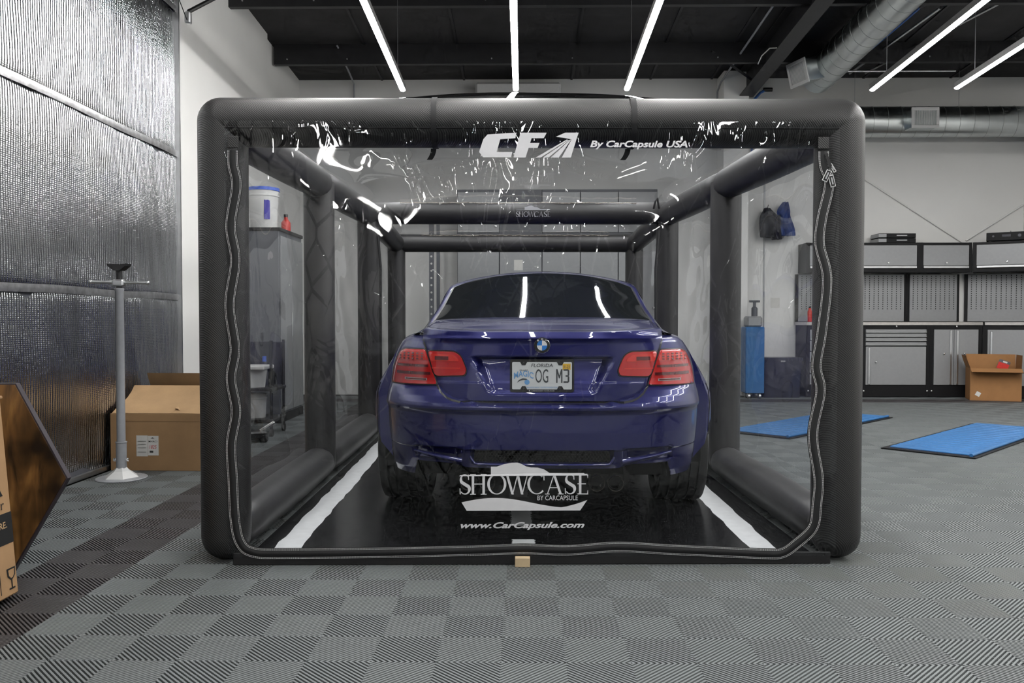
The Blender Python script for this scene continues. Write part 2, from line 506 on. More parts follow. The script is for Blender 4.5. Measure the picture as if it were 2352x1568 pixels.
# roof purlins: C-section with bolt heads
for k, y in enumerate((-8.2, -6.5, -4.8, -3.1, -1.4, 0.3, 2.0, 3.7, 5.4, 7.05, 8.73, 10.37)):
    zt = zceil(y); p = MB()
    p.box(((XL + XR) / 2, y, zt - 0.125), (XR - XL - 0.06, 0.012, 0.25))
    p.box(((XL + XR) / 2, y + 0.03, zt - 0.245), (XR - XL - 0.06, 0.07, 0.012))
    p.box(((XL + XR) / 2, y + 0.065, zt - 0.235), (XR - XL - 0.06, 0.008, 0.03))
    o = tag(p.build('roof_purlin', 'beam'), kind='structure')
    if y > 6:
        for x in (-2.95, -2.2, -0.4, 0.6, 2.4, 5.0):
            MB().lathe([(0.0, -0.012), (0.009, -0.012), (0.009, 0)], 8, (x, y - 0.006, zt - 0.19), 'y').build('bolt', 'alu', o)
# main rafter: welded I-section that follows the roof slope
r = MB()
for (x0, x1, d0, d1) in ((2.99, 3.005, -0.36, -0.02), (2.90, 3.095, -0.375, -0.36), (2.90, 3.095, -0.05, -0.035)):
    r.prism([(YF, zceil(YF) + d0), (11.3, zceil(11.3) + d0), (11.3, zceil(11.3) + d1), (YF, zceil(YF) + d1)], lambda u, v, d: (d, u, v), x0, x1)
tag(r.build('roof_rafter', 'beam'), kind='structure')
br = MB(); br.tube([(2.32, 10.35, 4.36), (3.0, 10.85, 4.12)], 0.02, 4); tag(br.build('roof_brace', 'beam'), kind='structure')
# boxed-in column under the rafter
c = MB(); c.box((2.86, 11.45, 2.2), (0.34, 0.4, 4.38), ch=0.004)
tag(c.build('column', 'wall'), kind='structure')
c = MB(); c.box((-0.08, 11.5, 4.15), (1.2, 0.29, 0.28), ch=0.03)
ac = thing('air_conditioner', 'long white box high on the back wall behind the middle light', 'air conditioner', (-0.08, 11.5, 4.0))
MB().box((0, 0, 0.15), (1.17, 0.28, 0.27), ch=0.03).build('housing', 'white', ac, 40)
MB().box((0, -0.12, 0.012), (1.05, 0.06, 0.012)).build('air_flap', 'cab_grey', ac)

# ------------------------------------------------------------------ floor tiles: real ribs on every tile
TX, TY, T = -0.07, 2.507, 0.4
def tile_mesh(nr, webs=True):
    mb = MB(); q = T / 2; p = 2 * q / nr; hc = p * 0.29
    def quad_ribs(org, ax, ay):
        def Pn(a, b2, z): return (org[0] + ax * a, org[1] + ay * b2, z)
        flip = ax * ay < 0
        for k in range(nr):
            cc = p * (k + 0.5); R = []
            for e, z in ((-hc, -0.0135), (-0.85 * hc, 0.0), (0.85 * hc, 0.0), (hc, -0.0135)):
                c2 = min(max(cc + e, 0.0), 2 * q)
                if c2 <= q: R.append([Pn(c2, 0, z), Pn(0, c2, z)])
                else: R.append([Pn(q, c2 - q, z), Pn(c2 - q, q, z)])
            mb.rows(R if not flip else [x[::-1] for x in R])
        if webs:
            s_ = 0.0022
            P4 = [Pn(s_, 0, -.0035), Pn(q, q - s_, -.0035), Pn(q - s_, q, -.0035), Pn(0, s_, -.0035)]
            mb.add(P4 if not flip else P4[::-1], [(0, 1, 2, 3)])
    quad_ribs((0, 0), 1, 1); quad_ribs((T, 0), -1, 1); quad_ribs((0, T), 1, -1); quad_ribs((T, T), -1, -1)
    return mb
tm = tile_mesh(22)
me_grey = tm.mesh('floor_tile', 'tile'); me_dark = tm.mesh('floor_tile_dark', 'tile_dark')
cam_M = Matrix.Translation(cam.location) @ cam.rotation_euler.to_matrix().to_4x4()
cam_I = cam_M.inverted()
capM = Matrix.Translation((0.036, 3.62, 0)) @ Matrix.Rotation(math.radians(1.3), 4, 'Z')
capI = capM.inverted()
cells = []
for i in range(-8, 18):
    for j in range(-2, 23):
        x, y = TX + T * i, TY + T * j
        cx_, cy_ = x + T / 2, y + T / 2
        if x < XL + 0.1 or x + T > XR or y + T > 11.6: continue
        p = cam_I @ Vector((cx_, cy_, 0))
        if p.z > -0.4: continue
        if abs(p.x / -p.z) > 0.62 + 0.55 / -p.z + 0.10: continue
        lp = capI @ Vector((cx_, cy_, 0))
        if abs(lp.x) < 1.0 and 0.45 < lp.y < 5.4: continue          # wholly under the black mat
        dark = (i == -5) or (j == 20)
        cells.append((-p.z, x, y, dark))
cells.sort()
for d, x, y, dark in cells[:300]:
    inst('floor_tile', me_dark if dark else me_grey, floor, (x, y, 0))
for dark, nm, mt in ((False, 'far_floor_tile', 'tile'), (True, 'far_floor_tile_dark', 'tile_dark')):
    far = MB(); tv = tile_mesh(22, False)
    for d, x, y, dk in cells[300:]:
        if dk == dark: far.add([(a + x, b2 + y, c2) for a, b2, c2 in tv.v], tv.f)
    if far.v: tag(far.build(nm, mt, floor), kind='stuff')
print('tiles', len(cells))

# ------------------------------------------------------------------ foil-lined wall on the left
YE, XF = 6.93, -2.91
foil = thing('foil_wall', 'tall wall lined with silver bubble foil, taped in horizontal courses', 'wall')
foil['kind'] = 'structure'
rnd = random.Random(3)
def foil_panel(z0, z1):
    mb = MB()
    ph = [rnd.uniform(0, 6) for _ in range(6)]
    def fn(u, v):
        y = lerp(-2.0, YE, u); z = lerp(z0, z1, v)
        d = 0.006 * math.sin(y * 3.1 + ph[0] + z) + 0.005 * math.sin(z * 7 + ph[1] + y * 1.3) + 0.003 * math.sin(y * 11 + ph[2]) + 0.0015 * math.sin(y * 29 + 3 * math.sin(z * 3 + ph[3]))
        e = min(v, 1 - v) * (z1 - z0)
        d += -0.012 * math.exp(-(e / 0.03) ** 2)
        return (XF + d, y, z)
    mb.grid(fn, 260, 34, flip=False)
    return mb
for k, (z0, z1) in enumerate(((0.03, 1.235), (1.235, 2.435), (2.435, 3.64), (3.64, 5.0))):
    foil_panel(z0, z1).build('foil_sheet', 'foil', foil, 60)
for z in (1.235, 2.435, 3.64):
    t_ = MB()
    t_.grid(lambda u, v: (XF + 0.006 + 0.002 * math.sin(u * 60) + 0.002 * math.sin(v * PI), lerp(-2, YE, u), z + (v - 0.5) * 0.05 + 0.004 * math.sin(u * 41)), 140, 3)
    t_.build('foil_tape_strip', 'foil_tape', foil, 60)
MB().box((XF - 0.04, (YE - 2) / 2, 2.5), (0.05, YE + 2, 5.0)).build('backing_board', 'cab_dark', foil)
MB().box((XF - 0.01, YE + 0.012, 2.5), (0.075, 0.024, 5.0)).build('edge_trim', 'alu', foil)
MB().box((XF + 0.005, (YE - 2) / 2, 0.016), (0.03, YE + 2, 0.03)).build('bottom_rail', 'alu', foil)
hz = thing('hinge_bracket', 'small grey bracket at the top corner of the foil wall with a black rod', 'bracket', (XF + 0.06, YE + 0.03, 3.58))
MB().box((0.03, 0.02, 0), (0.05, 0.05, 0.10), ch=0.01).build('bracket_plate', 'alu', hz)
MB().tube([(0.03, 0.02, 0.05), (0.22, 0.15, 0.22), (0.75, 0.5, 0.62)], 0.018, 8).build('rod', 'black', hz)
MB().tube([(0.03, 0.0, -0.03), (0.02, -0.5, 0.35), (0.02, -0.9, 0.8)], 0.004, 5).build('cable', 'black', hz)

# ------------------------------------------------------------------ linear ceiling lights
def zlamp(y): return 3.53 + (9.0 - y) * 0.055 if y > -2 else 4.135 - (-2 - y) * .055
def lamp(label, x, y0, y1, group, htop=None):
    t_ = thing('linear_light', label, 'light', (x, y1, zlamp(y1)), 0, group)
    L = y1 - y0; sl = (zlamp(y0) - zlamp(y1)) / (y1 - y0)
    def Pn(u, v, d): return (u, -d, v + d * sl)
    hb = MB(); hb.prism([(-0.031, -0.003), (-0.031, 0.055), (0.031, 0.055), (0.031, -0.003), (0.0297, -0.003), (0.0297, 0.0), (-0.0297, 0.0), (-0.0297, -0.003)], Pn, 0.0, L); hb.build('housing', 'lamp_body', t_)
    poly = [(.0295 * math.cos(a), -.019 * math.sin(a)) for a in [PI * k / 6 for k in range(7)]]
    MB().prism(poly, Pn, -0.004, L).build('diffuser', 'lamp', t_, 40)
    for d in [0.35 + 1.75 * k for k in range(int((L - 0.4) / 1.75) + 1)]:
        MB().tube([(0, -d, 0.05 + d * sl), (0, -d, (htop(y1 - d) if htop else zceil(y1 - d)) - zlamp(y1))], 0.003, 5).build('hanger_wire', 'alu', t_)
g1 = 'three lights over the capsule bay'
lamp('white linear ceiling light over the left side of the clear capsule', -1.31, 0.8, 9.0, g1)
lamp('white linear ceiling light over the middle of the clear capsule', -0.086, 0.8, 9.0, g1)
lamp('white linear ceiling light over the right side of the clear capsule', 1.11, 0.8, 9.0, g1)
g2 = 'two lights over the cabinet bay'
lamp('long white linear ceiling light next to the round duct over the cabinets', 3.76, -1.0, 9.05, g2, lambda y: 4.15 + (10.75 - y) * .056 - .222)
lamp('white linear ceiling light ending above the middle of the cabinet row', 4.64, -1.0, 9.0, g2)
lamp('added linear ceiling light, unseen beyond the right edge of view, brightening the cabinet bay', 5.62, -1.0, 9.0, g2)  # row continued by an unseen lamp, added to brighten the right side
g3 = 'lights behind the viewpoint'
for x, w_ in ((-2.4, 'nearest the foil wall'), (0.35, 'in the middle'), (3.1, 'nearest the rafter')):
    lamp('white linear ceiling light behind the viewpoint, ' + w_, x, -12.6, -2.2, g3)

# ------------------------------------------------------------------ inflatable clear car capsule
cap = thing('car_capsule', 'inflated black and clear vinyl car capsule enclosing the blue coupe', 'car cover', (0.036, 3.62, 0.0), math.radians(1.3))
HW, TR = 1.34, 0.105
AY = (0.0, 1.85, 3.83, 5.73)
AZ = (1.90, 1.95, 2.00, 1.905)             # height of the top rail at each arch or post
def arch(y, zt, z0, r, n=20):
    """left leg, top, right leg: a tube with ball corners and ball feet"""
    R = []
    def ring(c, ang, rr):
        # section whose outward direction (in the xz plane) is 'ang'
        o_ = Vector((math.cos(ang), 0, math.sin(ang)))
        return [Vector(c) + (o_ * math.cos(2 * PI * k / n) + Vector((0, 1, 0)) * math.sin(2 * PI * k / n)) * rr for k in range(n)]
    # path direction upward on the left: outward = -x
    for k in range(6):
        a = PI / 2 * (1 - k / 6)
        R.append(ring((-HW, y, z0 - r * math.sin(a) * 0.98), PI, max(r * math.cos(a), 0.003)))
    for k in range(9): R.append(ring((-HW, y, lerp(z0, zt, k / 8)), PI, r))
    for k in range(1, 8): R.append(ring((-HW, y, zt), PI - PI / 2 * k / 8, r))
    for k in range(17): R.append(ring((lerp(-HW, HW, k / 16), y, zt), PI / 2, r))
    for k in range(1, 8): R.append(ring((HW, y, zt), PI / 2 - PI / 2 * k / 8, r))
    for k in range(9): R.append(ring((HW, y, lerp(zt, z0, k / 8)), 0, r))
    for k in range(1, 7):
        a = PI / 2 * k / 6
        R.append(ring((HW, y, z0 - r * math.sin(a) * 0.98), 0, max(r * math.cos(a), 0.003)))
    return MB().rows(R, True)
for k in (0, 2, 3):
    o = arch(AY[k], AZ[k], TR, TR if k == 0 else 0.10).build('arch_tube', 'twill' if k == 0 else 'tube', cap, 60)
    if k == 0: arch0 = o
for s_ in (-1, 1):                         # posts half way along the front bay carry no cross tube
    pts = [(s_ * HW, AY[1], .01 + .1 * (1 - math.cos(PI / 2 * k / 5))) for k in range(6)] + [(s_ * HW, AY[1], lerp(.12, AZ[1], k / 8)) for k in range(9)]
    MB().tube(pts, .1, 20, True, [max(.005, .1 * math.sin(PI / 2 * k / 5)) for k in range(6)] + [.1] * 9).build('side_post', 'tube', cap, 60)
# welt seam along the front arch
for pts in ([(-HW + 0.03, -0.088, 0.12), (-HW + 0.03, -0.088, 1.86)], [(-HW + 0.03, -0.088, 1.86), (HW - 0.03, -0.088, 1.86)], [(HW - 0.03, -0.088, 1.86), (HW - 0.03, -0.088, 0.12)]):
    MB().tube([Vector(pts[0]).lerp(Vector(pts[1]), i / 12) + Vector((0, -0.004, 0)) for i in range(13)], 0.006, 6).build('welt_seam', 'strap', arch0, 60)
# side rails between arches
def rail(p0, p1, r, n=16):
    p0, p1 = Vector(p0), Vector(p1)
    pts, rs = [], []
    for k in range(5):
        a = PI / 2 * (1 - k / 5); pts.append(p0.lerp(p1, 0.0) + (p1 - p0).normalized() * (r * 0.7) * (1 - math.sin(a))); rs.append(max(r * math.cos(a), 0.004))
    L = (p1 - p0).length
    for k in range(1, 12):
        t_ = k / 12; pts.append(p0 + (p1 - p0).normalized() * lerp(r * 0.7, L - r * 0.7, t_)); rs.append(r * (1 + 0.05 * math.sin(PI * t_)))
    for k in range(5):
        a = PI / 2 * k / 4; pts.append(p1 - (p1 - p0).normalized() * (r * 0.7) * (1 - math.sin(a))); rs.append(max(r * math.cos(a), 0.004))
    return MB().tube(pts, r, n, True, rs)
for k in range(3):
    for s_ in (-1, 1):
        ya, yb = AY[k] + 0.02, AY[k + 1] + 0.02
        rail((s_ * HW, ya, AZ[k] - 0.01), (s_ * HW, yb, AZ[k + 1] - 0.01), 0.098).build('top_rail', 'tube', cap, 60)
        rail((s_ * HW, ya + 0.03, 0.112), (s_ * HW, yb, 0.112), 0.103).build('floor_rail', 'tube', cap, 60)
# floor mat with white guide lines
mat_o = MB().box((0, 2.88, 0.004), (2.5, 5.86, 0.008)).build('floor_mat', 'mat_pvc', cap)
rr_ = random.Random(5)
def tape_line(xa, xb, w0, y0, y1):
    L_, R_ = [], []
    n = 60
    for k in range(n + 1):
        t_ = k / n; y = lerp(y0, y1, t_); x = lerp(xa, xb, t_)
        L_.append((x - w0 / 2 + rr_.uniform(-.006, .006), y, 0.0092)); R_.append((x + w0 / 2 + rr_.uniform(-.006, .006), y, 0.0092))
    return MB().rows([R_, L_])
tape_line(-1.11, -1.165, 0.12, -0.045, 5.6).build('guide_line', 'tape', mat_o)
tape_line(1.05, 1.15, 0.12, -0.045, 5.6).build('guide_line', 'tape', mat_o)
for y0, y1 in ((0.13, 0.27), (0.53, 0.86), (1.2, 1.5), (2.2, 2.5)):
    tape_line(-0.035, -0.03, 0.105, y0, y1).build('guide_dash', 'tape', mat_o)
MB().box((0, -.098, .026), (2.56, .012, .052), ch=.003).build('hem_gap_shade', 'zip', cap)  # black strip standing in for the mat edge and shadow below the hem
# clear panels
rf = random.Random(11)
def wavy(u, v, a, s0):
    return a * (math.sin(u * 9 + s0) * math.sin(v * 7 + 2 * s0) + 0.5 * math.sin(u * 21 + v * 17 + s0) + 0.35 * math.sin(v * 33 - u * 13 + 3 * s0))
FX0, FX1, FZ0, FZ1 = -1.30, 1.30, 0.035, 1.885
def front_y(x, z):
    u = (x - FX0) / (FX1 - FX0); v = (z - FZ0) / (FZ1 - FZ0)
    e = min(1.0, 9 * min(u, 1 - u)) * min(1.0, 9 * min(v, 1 - v))
    return -0.106 - 0.006 * e + wavy(u, v, 0.0035, 0.8) * e
front = MB().grid(lambda u, v: (lerp(FX0, FX1, u), front_y(lerp(FX0, FX1, u), lerp(FZ0, FZ1, v)), lerp(FZ0, FZ1, v)), 90, 70).build('front_panel', 'film_front', cap, 80)
for k in range(3):
    ya, yb = AY[k], AY[k + 1]
    for s_ in (-1, 1):
        MB().grid(lambda u, v: (s_ * (HW + 0.05 + 0.03 * math.sin(PI * u) * math.sin(PI * v)) + wavy(u, v, 0.004, k + s_), lerp(ya + .05, yb - .05, u), lerp(0.16, lerp(AZ[k], AZ[k + 1], u), v)), 40, 40).build('side_panel', 'film_side', cap, 80)
for ka, kb, bul, ex in ((0, 2, .36, .8), (2, 3, .12, .8)):
    MB().grid(lambda u, v: (lerp(-HW, HW, u), lerp(AY[ka], AY[kb], v), lerp(AZ[ka], AZ[kb], v) + 0.085 + bul * math.sin(PI * v) ** ex * math.sin(PI * u) ** 0.6 + wavy(u, v, 0.004, ka + 4)), 70, 60).build('roof_panel', 'film_roof', cap, 80)
MB().grid(lambda u, v: (lerp(-HW, HW, u), AY[3] + 0.09 + wavy(u, v, 0.004, 9), lerp(0.03, AZ[3], v)), 40, 40).build('rear_panel', 'film_side', cap, 80)
# beaded hem where roof film meets the cross tubes
for k in (2, 3):
    MB().tube([(lerp(-1.05, 1.05, i / 60), AY[k] - 0.068, AZ[k] + 0.083 + rf.uniform(-.004, .004)) for i in range(61)], 0.0045, 5).build('film_hem', 'pull_hem', cap)
# hook-and-loop straps round the front top tube
for x in (-0.42, 0.43):
    MB().grid(lambda u, v: (x + (v - .5) * 0.024, -math.sin(u * 1.75 * PI - .35) * (TR + .004), AZ[0] + math.cos(u * 1.75 * PI - .35) * (TR + .004)), 30, 1).build('strap', 'strap', cap, 60)
    MB().grid(lambda u, v: (x - 0.01 + (v - .5) * 0.024 - 0.02 * u * u, 0.02 + 0.02 * u, AZ[0] - TR - 0.045 * u), 6, 1).build('strap_tail', 'strap', cap, 60)
for x, k in ((1.20, 2),):
    MB().tube([(x, AY[k] - .09, AZ[k] + .03), (x + .01, AY[k] - .12, AZ[k] + .09), (x + .03, AY[k] - .11, AZ[k] + .12), (x + .05, AY[k] - .09, AZ[k] + .03)], 0.01, 6).build('tie_loop', 'strap', cap, 60)
# loop cord hanging at the third arch on each side
for s_ in (-1, 1):
    MB().tube([(s_ * (HW - .10), AY[2] - .14, 1.84), (s_ * (HW - .13), AY[2] - .15, 1.5), (s_ * (HW - .125), AY[2] - .14, 0.9), (s_ * (HW - .13), AY[2] - .15, 0.25)], 0.012, 6).build('side_zip_cord', 'zip', cap, 60)

# zip round the door opening of the front panel
ZP = [(-1.262, 1.76), (-1.262, 1.70), (-1.248, 1.61), (-1.274, 1.444), (-1.255, 1.296), (-1.281, 1.111), (-1.26, 0.926), (-1.278, 0.80), (-1.258, 0.66), (-1.28, 0.52), (-1.274, 0.366), (-1.267, 0.20), (-1.245, 0.10), (-1.19, 0.058), (-1.05, 0.052), (-0.603, 0.056), (-0.25, 0.064), (-0.043, 0.070), (0.15, 0.064), (0.364, 0.078), (0.58, 0.066), (0.79, 0.056), (1.00, 0.046), (1.07, 0.05), (1.13, 0.09), (1.20, 0.16), (1.215, 0.26), (1.221, 0.373), (1.195, 0.558), (1.226, 0.743), (1.207, 0.853), (1.229, 1.0), (1.249, 1.221), (1.216, 1.367), (1.224, 1.476), (1.254, 1.622), (1.232, 1.70), (1.229, 1.76)]
def catmull(P, per):
    out = []
    for i in range(len(P) - 1):
        p0, p1, p2, p3 = (Vector(P[max(i - 1, 0)]), Vector(P[i]), Vector(P[i + 1]), Vector(P[min(i + 2, len(P) - 1)]))
        n = max(2, int((p2 - p1).length / per))
        for k in range(n):
            t_ = k / n
            out.append(0.5 * ((2 * p1) + (p2 - p0) * t_ + (2 * p0 - 5 * p1 + 4 * p2 - p3) * t_ * t_ + (3 * p1 - p0 - 3 * p2 + p3) * t_ ** 3))
    out.append(Vector(P[-1]))
    return out
zc = catmull(ZP, 0.012)
zn = []
for i, p in enumerate(zc):
    d = (zc[min(i + 1, len(zc) - 1)] - zc[max(i - 1, 0)]).normalized()
    zn.append(Vector((-d.y, d.x)))
def on_film(p, off): return (p.x, front_y(p.x, p.y) - off, p.y)
zmb = MB()
zmb.rows([[on_film(p + n_ * w_, off) for p, n_ in zip(zc, zn)] for w_, off in ((-0.024, 0.002), (-0.012, 0.005), (-0.006, 0.007), (0.0, 0.009), (0.006, 0.007), (0.012, 0.005), (0.024, 0.002))])
zip_o = zmb.build('zipper', 'zip', front, 60)
st = MB()
for w_ in (-0.0205, -0.0155, 0.0155, 0.0205):
    # even stitches along the offset line
    pts = [p + n_ * w_ for p, n_ in zip(zc, zn)]
    acc = 0.0; seg = []
    for i in range(len(pts) - 1):
        a, b2 = pts[i], pts[i + 1]; L = (b2 - a).length
        n_ = zn[i]
        k = max(1, round(L / 0.007))
        for q in range(k):
            s0 = a.lerp(b2, (q + 0.12) / k); s1 = a.lerp(b2, (q + 0.88) / k)
            h = 0.00085
            P4 = [on_film(s0 - n_ * h, .0062), on_film(s1 - n_ * h, .0062), on_film(s1 + n_ * h, .0062), on_film(s0 + n_ * h, .0062)]
            st.add(P4, [(0, 1, 2, 3)])
tag(st.build('stitching', 'thread', front), kind='stuff')
for x in (-1.262, 1.229):
    MB().box((x, front_y(x, 1.79) - .003, 1.795), (0.046, 0.005, 0.05), ch=.002).build('zip_stop', 'twill', front)
# zipper sliders with white-rimmed tags on the right
def zip_tag(x, z, ang, w_=0.022, h_=0.05):
    R = Matrix.Rotation(ang, 3, 'Y'); y = front_y(x, z) - 0.014
    t0 = MB().box((x, y, z), (w_, 0.003, h_), R).build('zip_pull', 'thread', front)
    MB().box((x, y - .0016, z), (w_ - .006, 0.003, h_ - .006), R).build('pull_face', 'ink', t0)
    MB().box((x, y - .0030, z), (w_ - .016, 0.002, h_ - .02), R).build('pull_mark', 'print_grey', t0)
zip_tag(1.240, 1.655, math.radians(25)); zip_tag(1.262, 1.633, math.radians(-14)); zip_tag(1.265, 1.688, math.radians(-32), 0.012, 0.04)
for k in range(5):
    MB().lathe([(0, 0), (.008, 0), (.008, .004), (0, .004)], 8, (1.238 + .004 * k, front_y(1.24, 1.72) - .016, 1.742 - .012 * k), 'y').build('slider_bead', 'black', front)

# printing on the film
def on_front(x0, z0, off=0.004): return lambda u, v, d: (x0 + u, front_y(x0 + u, z0 + v) - off - d, z0 + v)
def ribbon(P, W):
    """flat stroke; P centre points (u, v), W full widths"""
    P = [Vector(p) for p in P]; A, B = [], []
    for i, p in enumerate(P):
        d = (P[min(i + 1, len(P) - 1)] - P[max(i - 1, 0)]).normalized(); n_ = Vector((-d.y, d.x))
        A.append(p + n_ * W[i] / 2); B.append(p - n_ * W[i] / 2)
    return A, B
def glyphs(strokes, fn, mb):
    for kind, a, w_ in strokes:
        if kind == 'p': mb.prism(a, fn, 0.0, 0.0004)
        else:
            A, B = ribbon(a, w_); mb.rows([[fn(p.x, p.y, 0) for p in B], [fn(p.x, p.y, 0) for p in A]])
def arc(cx_, cy_, rx, ry, a0, a1, n=22): return [(cx_ + rx * math.cos(math.radians(lerp(a0, a1, k / n))), cy_ + ry * math.sin(math.radians(lerp(a0, a1, k / n)))) for k in range(n + 1)]
def serif_word(x):
    """SHOWCASE in a roman display face, cap height 1"""
    S = []
    def stem(x0, w_=.13, y0=0.0, y1=1.0):
        S.append(('p', [(x0 - w_ / 2, y0), (x0 + w_ / 2, y0), (x0 + w_ / 2, y1), (x0 - w_ / 2, y1)], None))
    def ser(x0, y, w_=.30): S.append(('p', [(x0 - w_ / 2, y), (x0 + w_ / 2, y), (x0 + w_ / 2, y + .035), (x0 - w_ / 2, y + .035)], None))
    def letter_S(x0, h=1.0):
        P = arc(x0 + .31, .745 * h, .22, .225 * h, 40, 200, 14) + arc(x0 + .30, .255 * h, .235, .225 * h, 60, -140, 16)
        P = arc(x0 + .30, .74 * h, .21, .23 * h, 25, 215, 14) + [(x0 + .30, .50 * h)] + arc(x0 + .30, .255 * h, .235, .225 * h, 38, -150, 16)
        n = len(P); W = [.05 + .12 * math.exp(-((i / (n - 1) - .5) / .2) ** 2) for i in range(n)]
        S.append(('r', P, W)); S.append(('p', [(x0 + .47, .72 * h), (x0 + .52, .72 * h), (x0 + .50, .98 * h), (x0 + .46, .98 * h)], None)); S.append(('p', [(x0 + .03, .02 * h), (x0 + .08, .02 * h), (x0 + .06, .30 * h), (x0 + .02, .30 * h)], None))
    def ring_l(x0, w_, a0, a1):
        P = arc(x0 + w_ / 2, .5, w_ / 2 - .055, .475, a0, a1, 40)
        W = [.045 + .085 * abs(math.cos(math.radians(lerp(a0, a1, k / 40)))) ** 1.5 for k in range(41)]
        S.append(('r', P, W))
    letter_S(0.0, 1.0)
    stem(.72); stem(1.28); S.append(('p', [(.72, .49), (1.28, .49), (1.28, .535), (.72, .535)], None))
    for q in (.72, 1.28): ser(q, 0); ser(q, .965)
    ring_l(1.48, .98, 0, 360)
    for a, b2, w_ in (((2.50, .98), (2.80, 0), .13), ((2.80, 0), (3.06, .98), .05), ((3.06, .98), (3.30, 0), .13), ((3.30, 0), (3.58, .98), .05)):
        S.append(('p', [(b2[0] - w_ / 2, b2[1]), (b2[0] + w_ / 2, b2[1]), (a[0] + w_ / 2, a[1]), (a[0] - w_ / 2, a[1])], None))
    ser(2.5, .965, .3); ser(3.56, .965, .26)
    ring_l(3.58, .98, 48, 318); S.append(('p', [(4.42, .68), (4.47, .68), (4.46, .98), (4.41, .94)], None))
    for a, b2, w_ in (((4.98, 1.0), (4.62, 0), .05), ((4.96, 1.0), (5.32, 0), .13)):
        S.append(('p', [(b2[0] - w_ / 2, b2[1]), (b2[0] + w_ / 2, b2[1]), (a[0] + w_ / 2, a[1]), (a[0] - w_ / 2, a[1])], None))
    S.append(('p', [(4.74, .30), (5.2, .30), (5.19, .345), (4.75, .345)], None)); ser(4.62, 0, .24); ser(5.32, 0, .3)
    letter_S(5.52, 1.0)
    stem(6.34)
    for y, w_ in ((0, .56), (.49, .44), (.955, .52)): S.append(('p', [(6.2, y), (6.2 + w_, y), (6.2 + w_, y + .045), (6.2, y + .045)], None))
    for y, dy in ((0, .2), (.955, -.16)): S.append(('p', [(6.70, y), (6.76, y), (6.75, y + dy), (6.73, y + dy)], None))
    return [(k, [(p[0] * x, p[1] * x * 1.08) for p in a], [q * x for q in w_] if w_ else None) for k, a, w_ in S]
lg = MB(); fn = on_front(-0.313, 0.305)
glyphs(serif_word(0.0812), fn, lg)
lg.build('print_lettering', 'print', front)
top = MB()
car_line = [(0, .018), (.005, .022), (.135, .024), (.135, .058), (.16, .058), (.19, .068), (.22, .074), (.248, .075), (.268, .068), (.285, .058), (.305, .054), (.335, .053), (.36, .046), (.376, .036), (.385, .030), (.53, .030), (.545, .020), (.30, .0185)]
top.prism(car_line, on_front(-0.313, 0.366), 0, .0004); top.build('print_car_outline', 'print', front)
sw = MB()
up_ = [(lerp(0, .535, k / 24), .032 + .024 * math.sin(PI * .5 + (k / 24 - .27) * 5.2) * (1 - k / 24 * .2) + (.028 * max(0, k / 24 - .8) / .2)) for k in range(25)]
sw.prism([(.505, .0), (.022, .0)] + [(u, v) for u, v in up_], on_front(-0.303, 0.236), 0, .0004); sw.build('print_swoosh', 'print', front)
text_mb('BY CARCAPSULE', .172, .020, on_front(0.02, 0.280)).build('print_lettering', 'print', front)
text_mb('www.CarCapsule.com', .528, .034, on_front(-0.307, 0.153), shear=.35, bold=.03).build('print_lettering', 'print', front)
text_mb('By CarCapsule USA', .412, .037, on_front(0.241, 1.766), shear=.25, bold=.03).build('print_lettering', 'print', front)
cf = MB(); fn = on_front(-0.227, 1.731); k_ = 0.417 / 8.2
def cfp(pts): cf.prism([(x * k_, y * k_) for x, y in pts], fn, 0, .0004)
for p in ([(0.35, 1.5), (0.7, 1.9), (3.1, 2.05), (3.0, 1.6), (1.75, 1.5)], [(0.35, 1.5), (1.75, 1.5), (1.45, 0.45), (0.0, 0.45)], [(0.0, .45), (1.45, .45), (2.75, .45), (2.65, .02), (.35, 0.0)],
          [(3.45, 2.05), (5.6, 2.05), (5.35, 1.6), (3.3, 1.6)], [(3.3, 1.6), (4.35, 1.6), (3.85, .0), (2.85, .0)], [(4.2, 1.2), (5.0, 1.2), (4.85, .8), (4.08, .8)],
          [(6.35, 1.72), (7.15, 2.06), (8.25, 2.06), (8.06, 1.5), (7.65, 1.5), (7.1, 1.62)], [(8.07, 1.53), (7.6, 0), (6.85, 0), (7.68, 1.53)], [(7.64, 1.5), (6.6, 0), (5.95, 0), (7.55, 1.48)], [(7.5, 1.46), (5.75, 0), (5.3, 0), (7.4, 1.45)], [(7.36, 1.45), (5.1, 0), (4.7, 0), (7.28, 1.5)]):
    cfp(p)
cf.build('print_lettering', 'print', front)
# small print on the second arch
sm = MB(); fs = lambda u, v, d: (-0.02 + u, AY[2] - 0.109, 1.955 + v)
glyphs(serif_word(0.0446), fs, sm); sm.build('print_lettering', 'print_grey', cap)
tp = MB(); tp.prism([(x * .56, y * .7) for x, y in car_line], lambda u, v, d: (-0.02 + u, AY[2] - 0.104 - d, 2.002 + v), 0, .001); tp.build('print_car_outline', 'print_grey', cap)

wb = MB().box((0, 0, 0.02), (0.064, 0.03, 0.04), ch=.002)
tag(wb.build('wood_block', 'pine', None, None, (-0.005, 3.492, 0.0)), 'small pale wooden block under the front edge of the clear capsule', 'block')

# ------------------------------------------------------------------ blue coupe
car = thing('car', 'dark blue two-door coupe seen from behind, parked inside the clear capsule', 'car', (0.0855, 3.87, 0.0098), -math.radians(1.27))
YA, NX, NM = 0.60, 3.2, 2.2
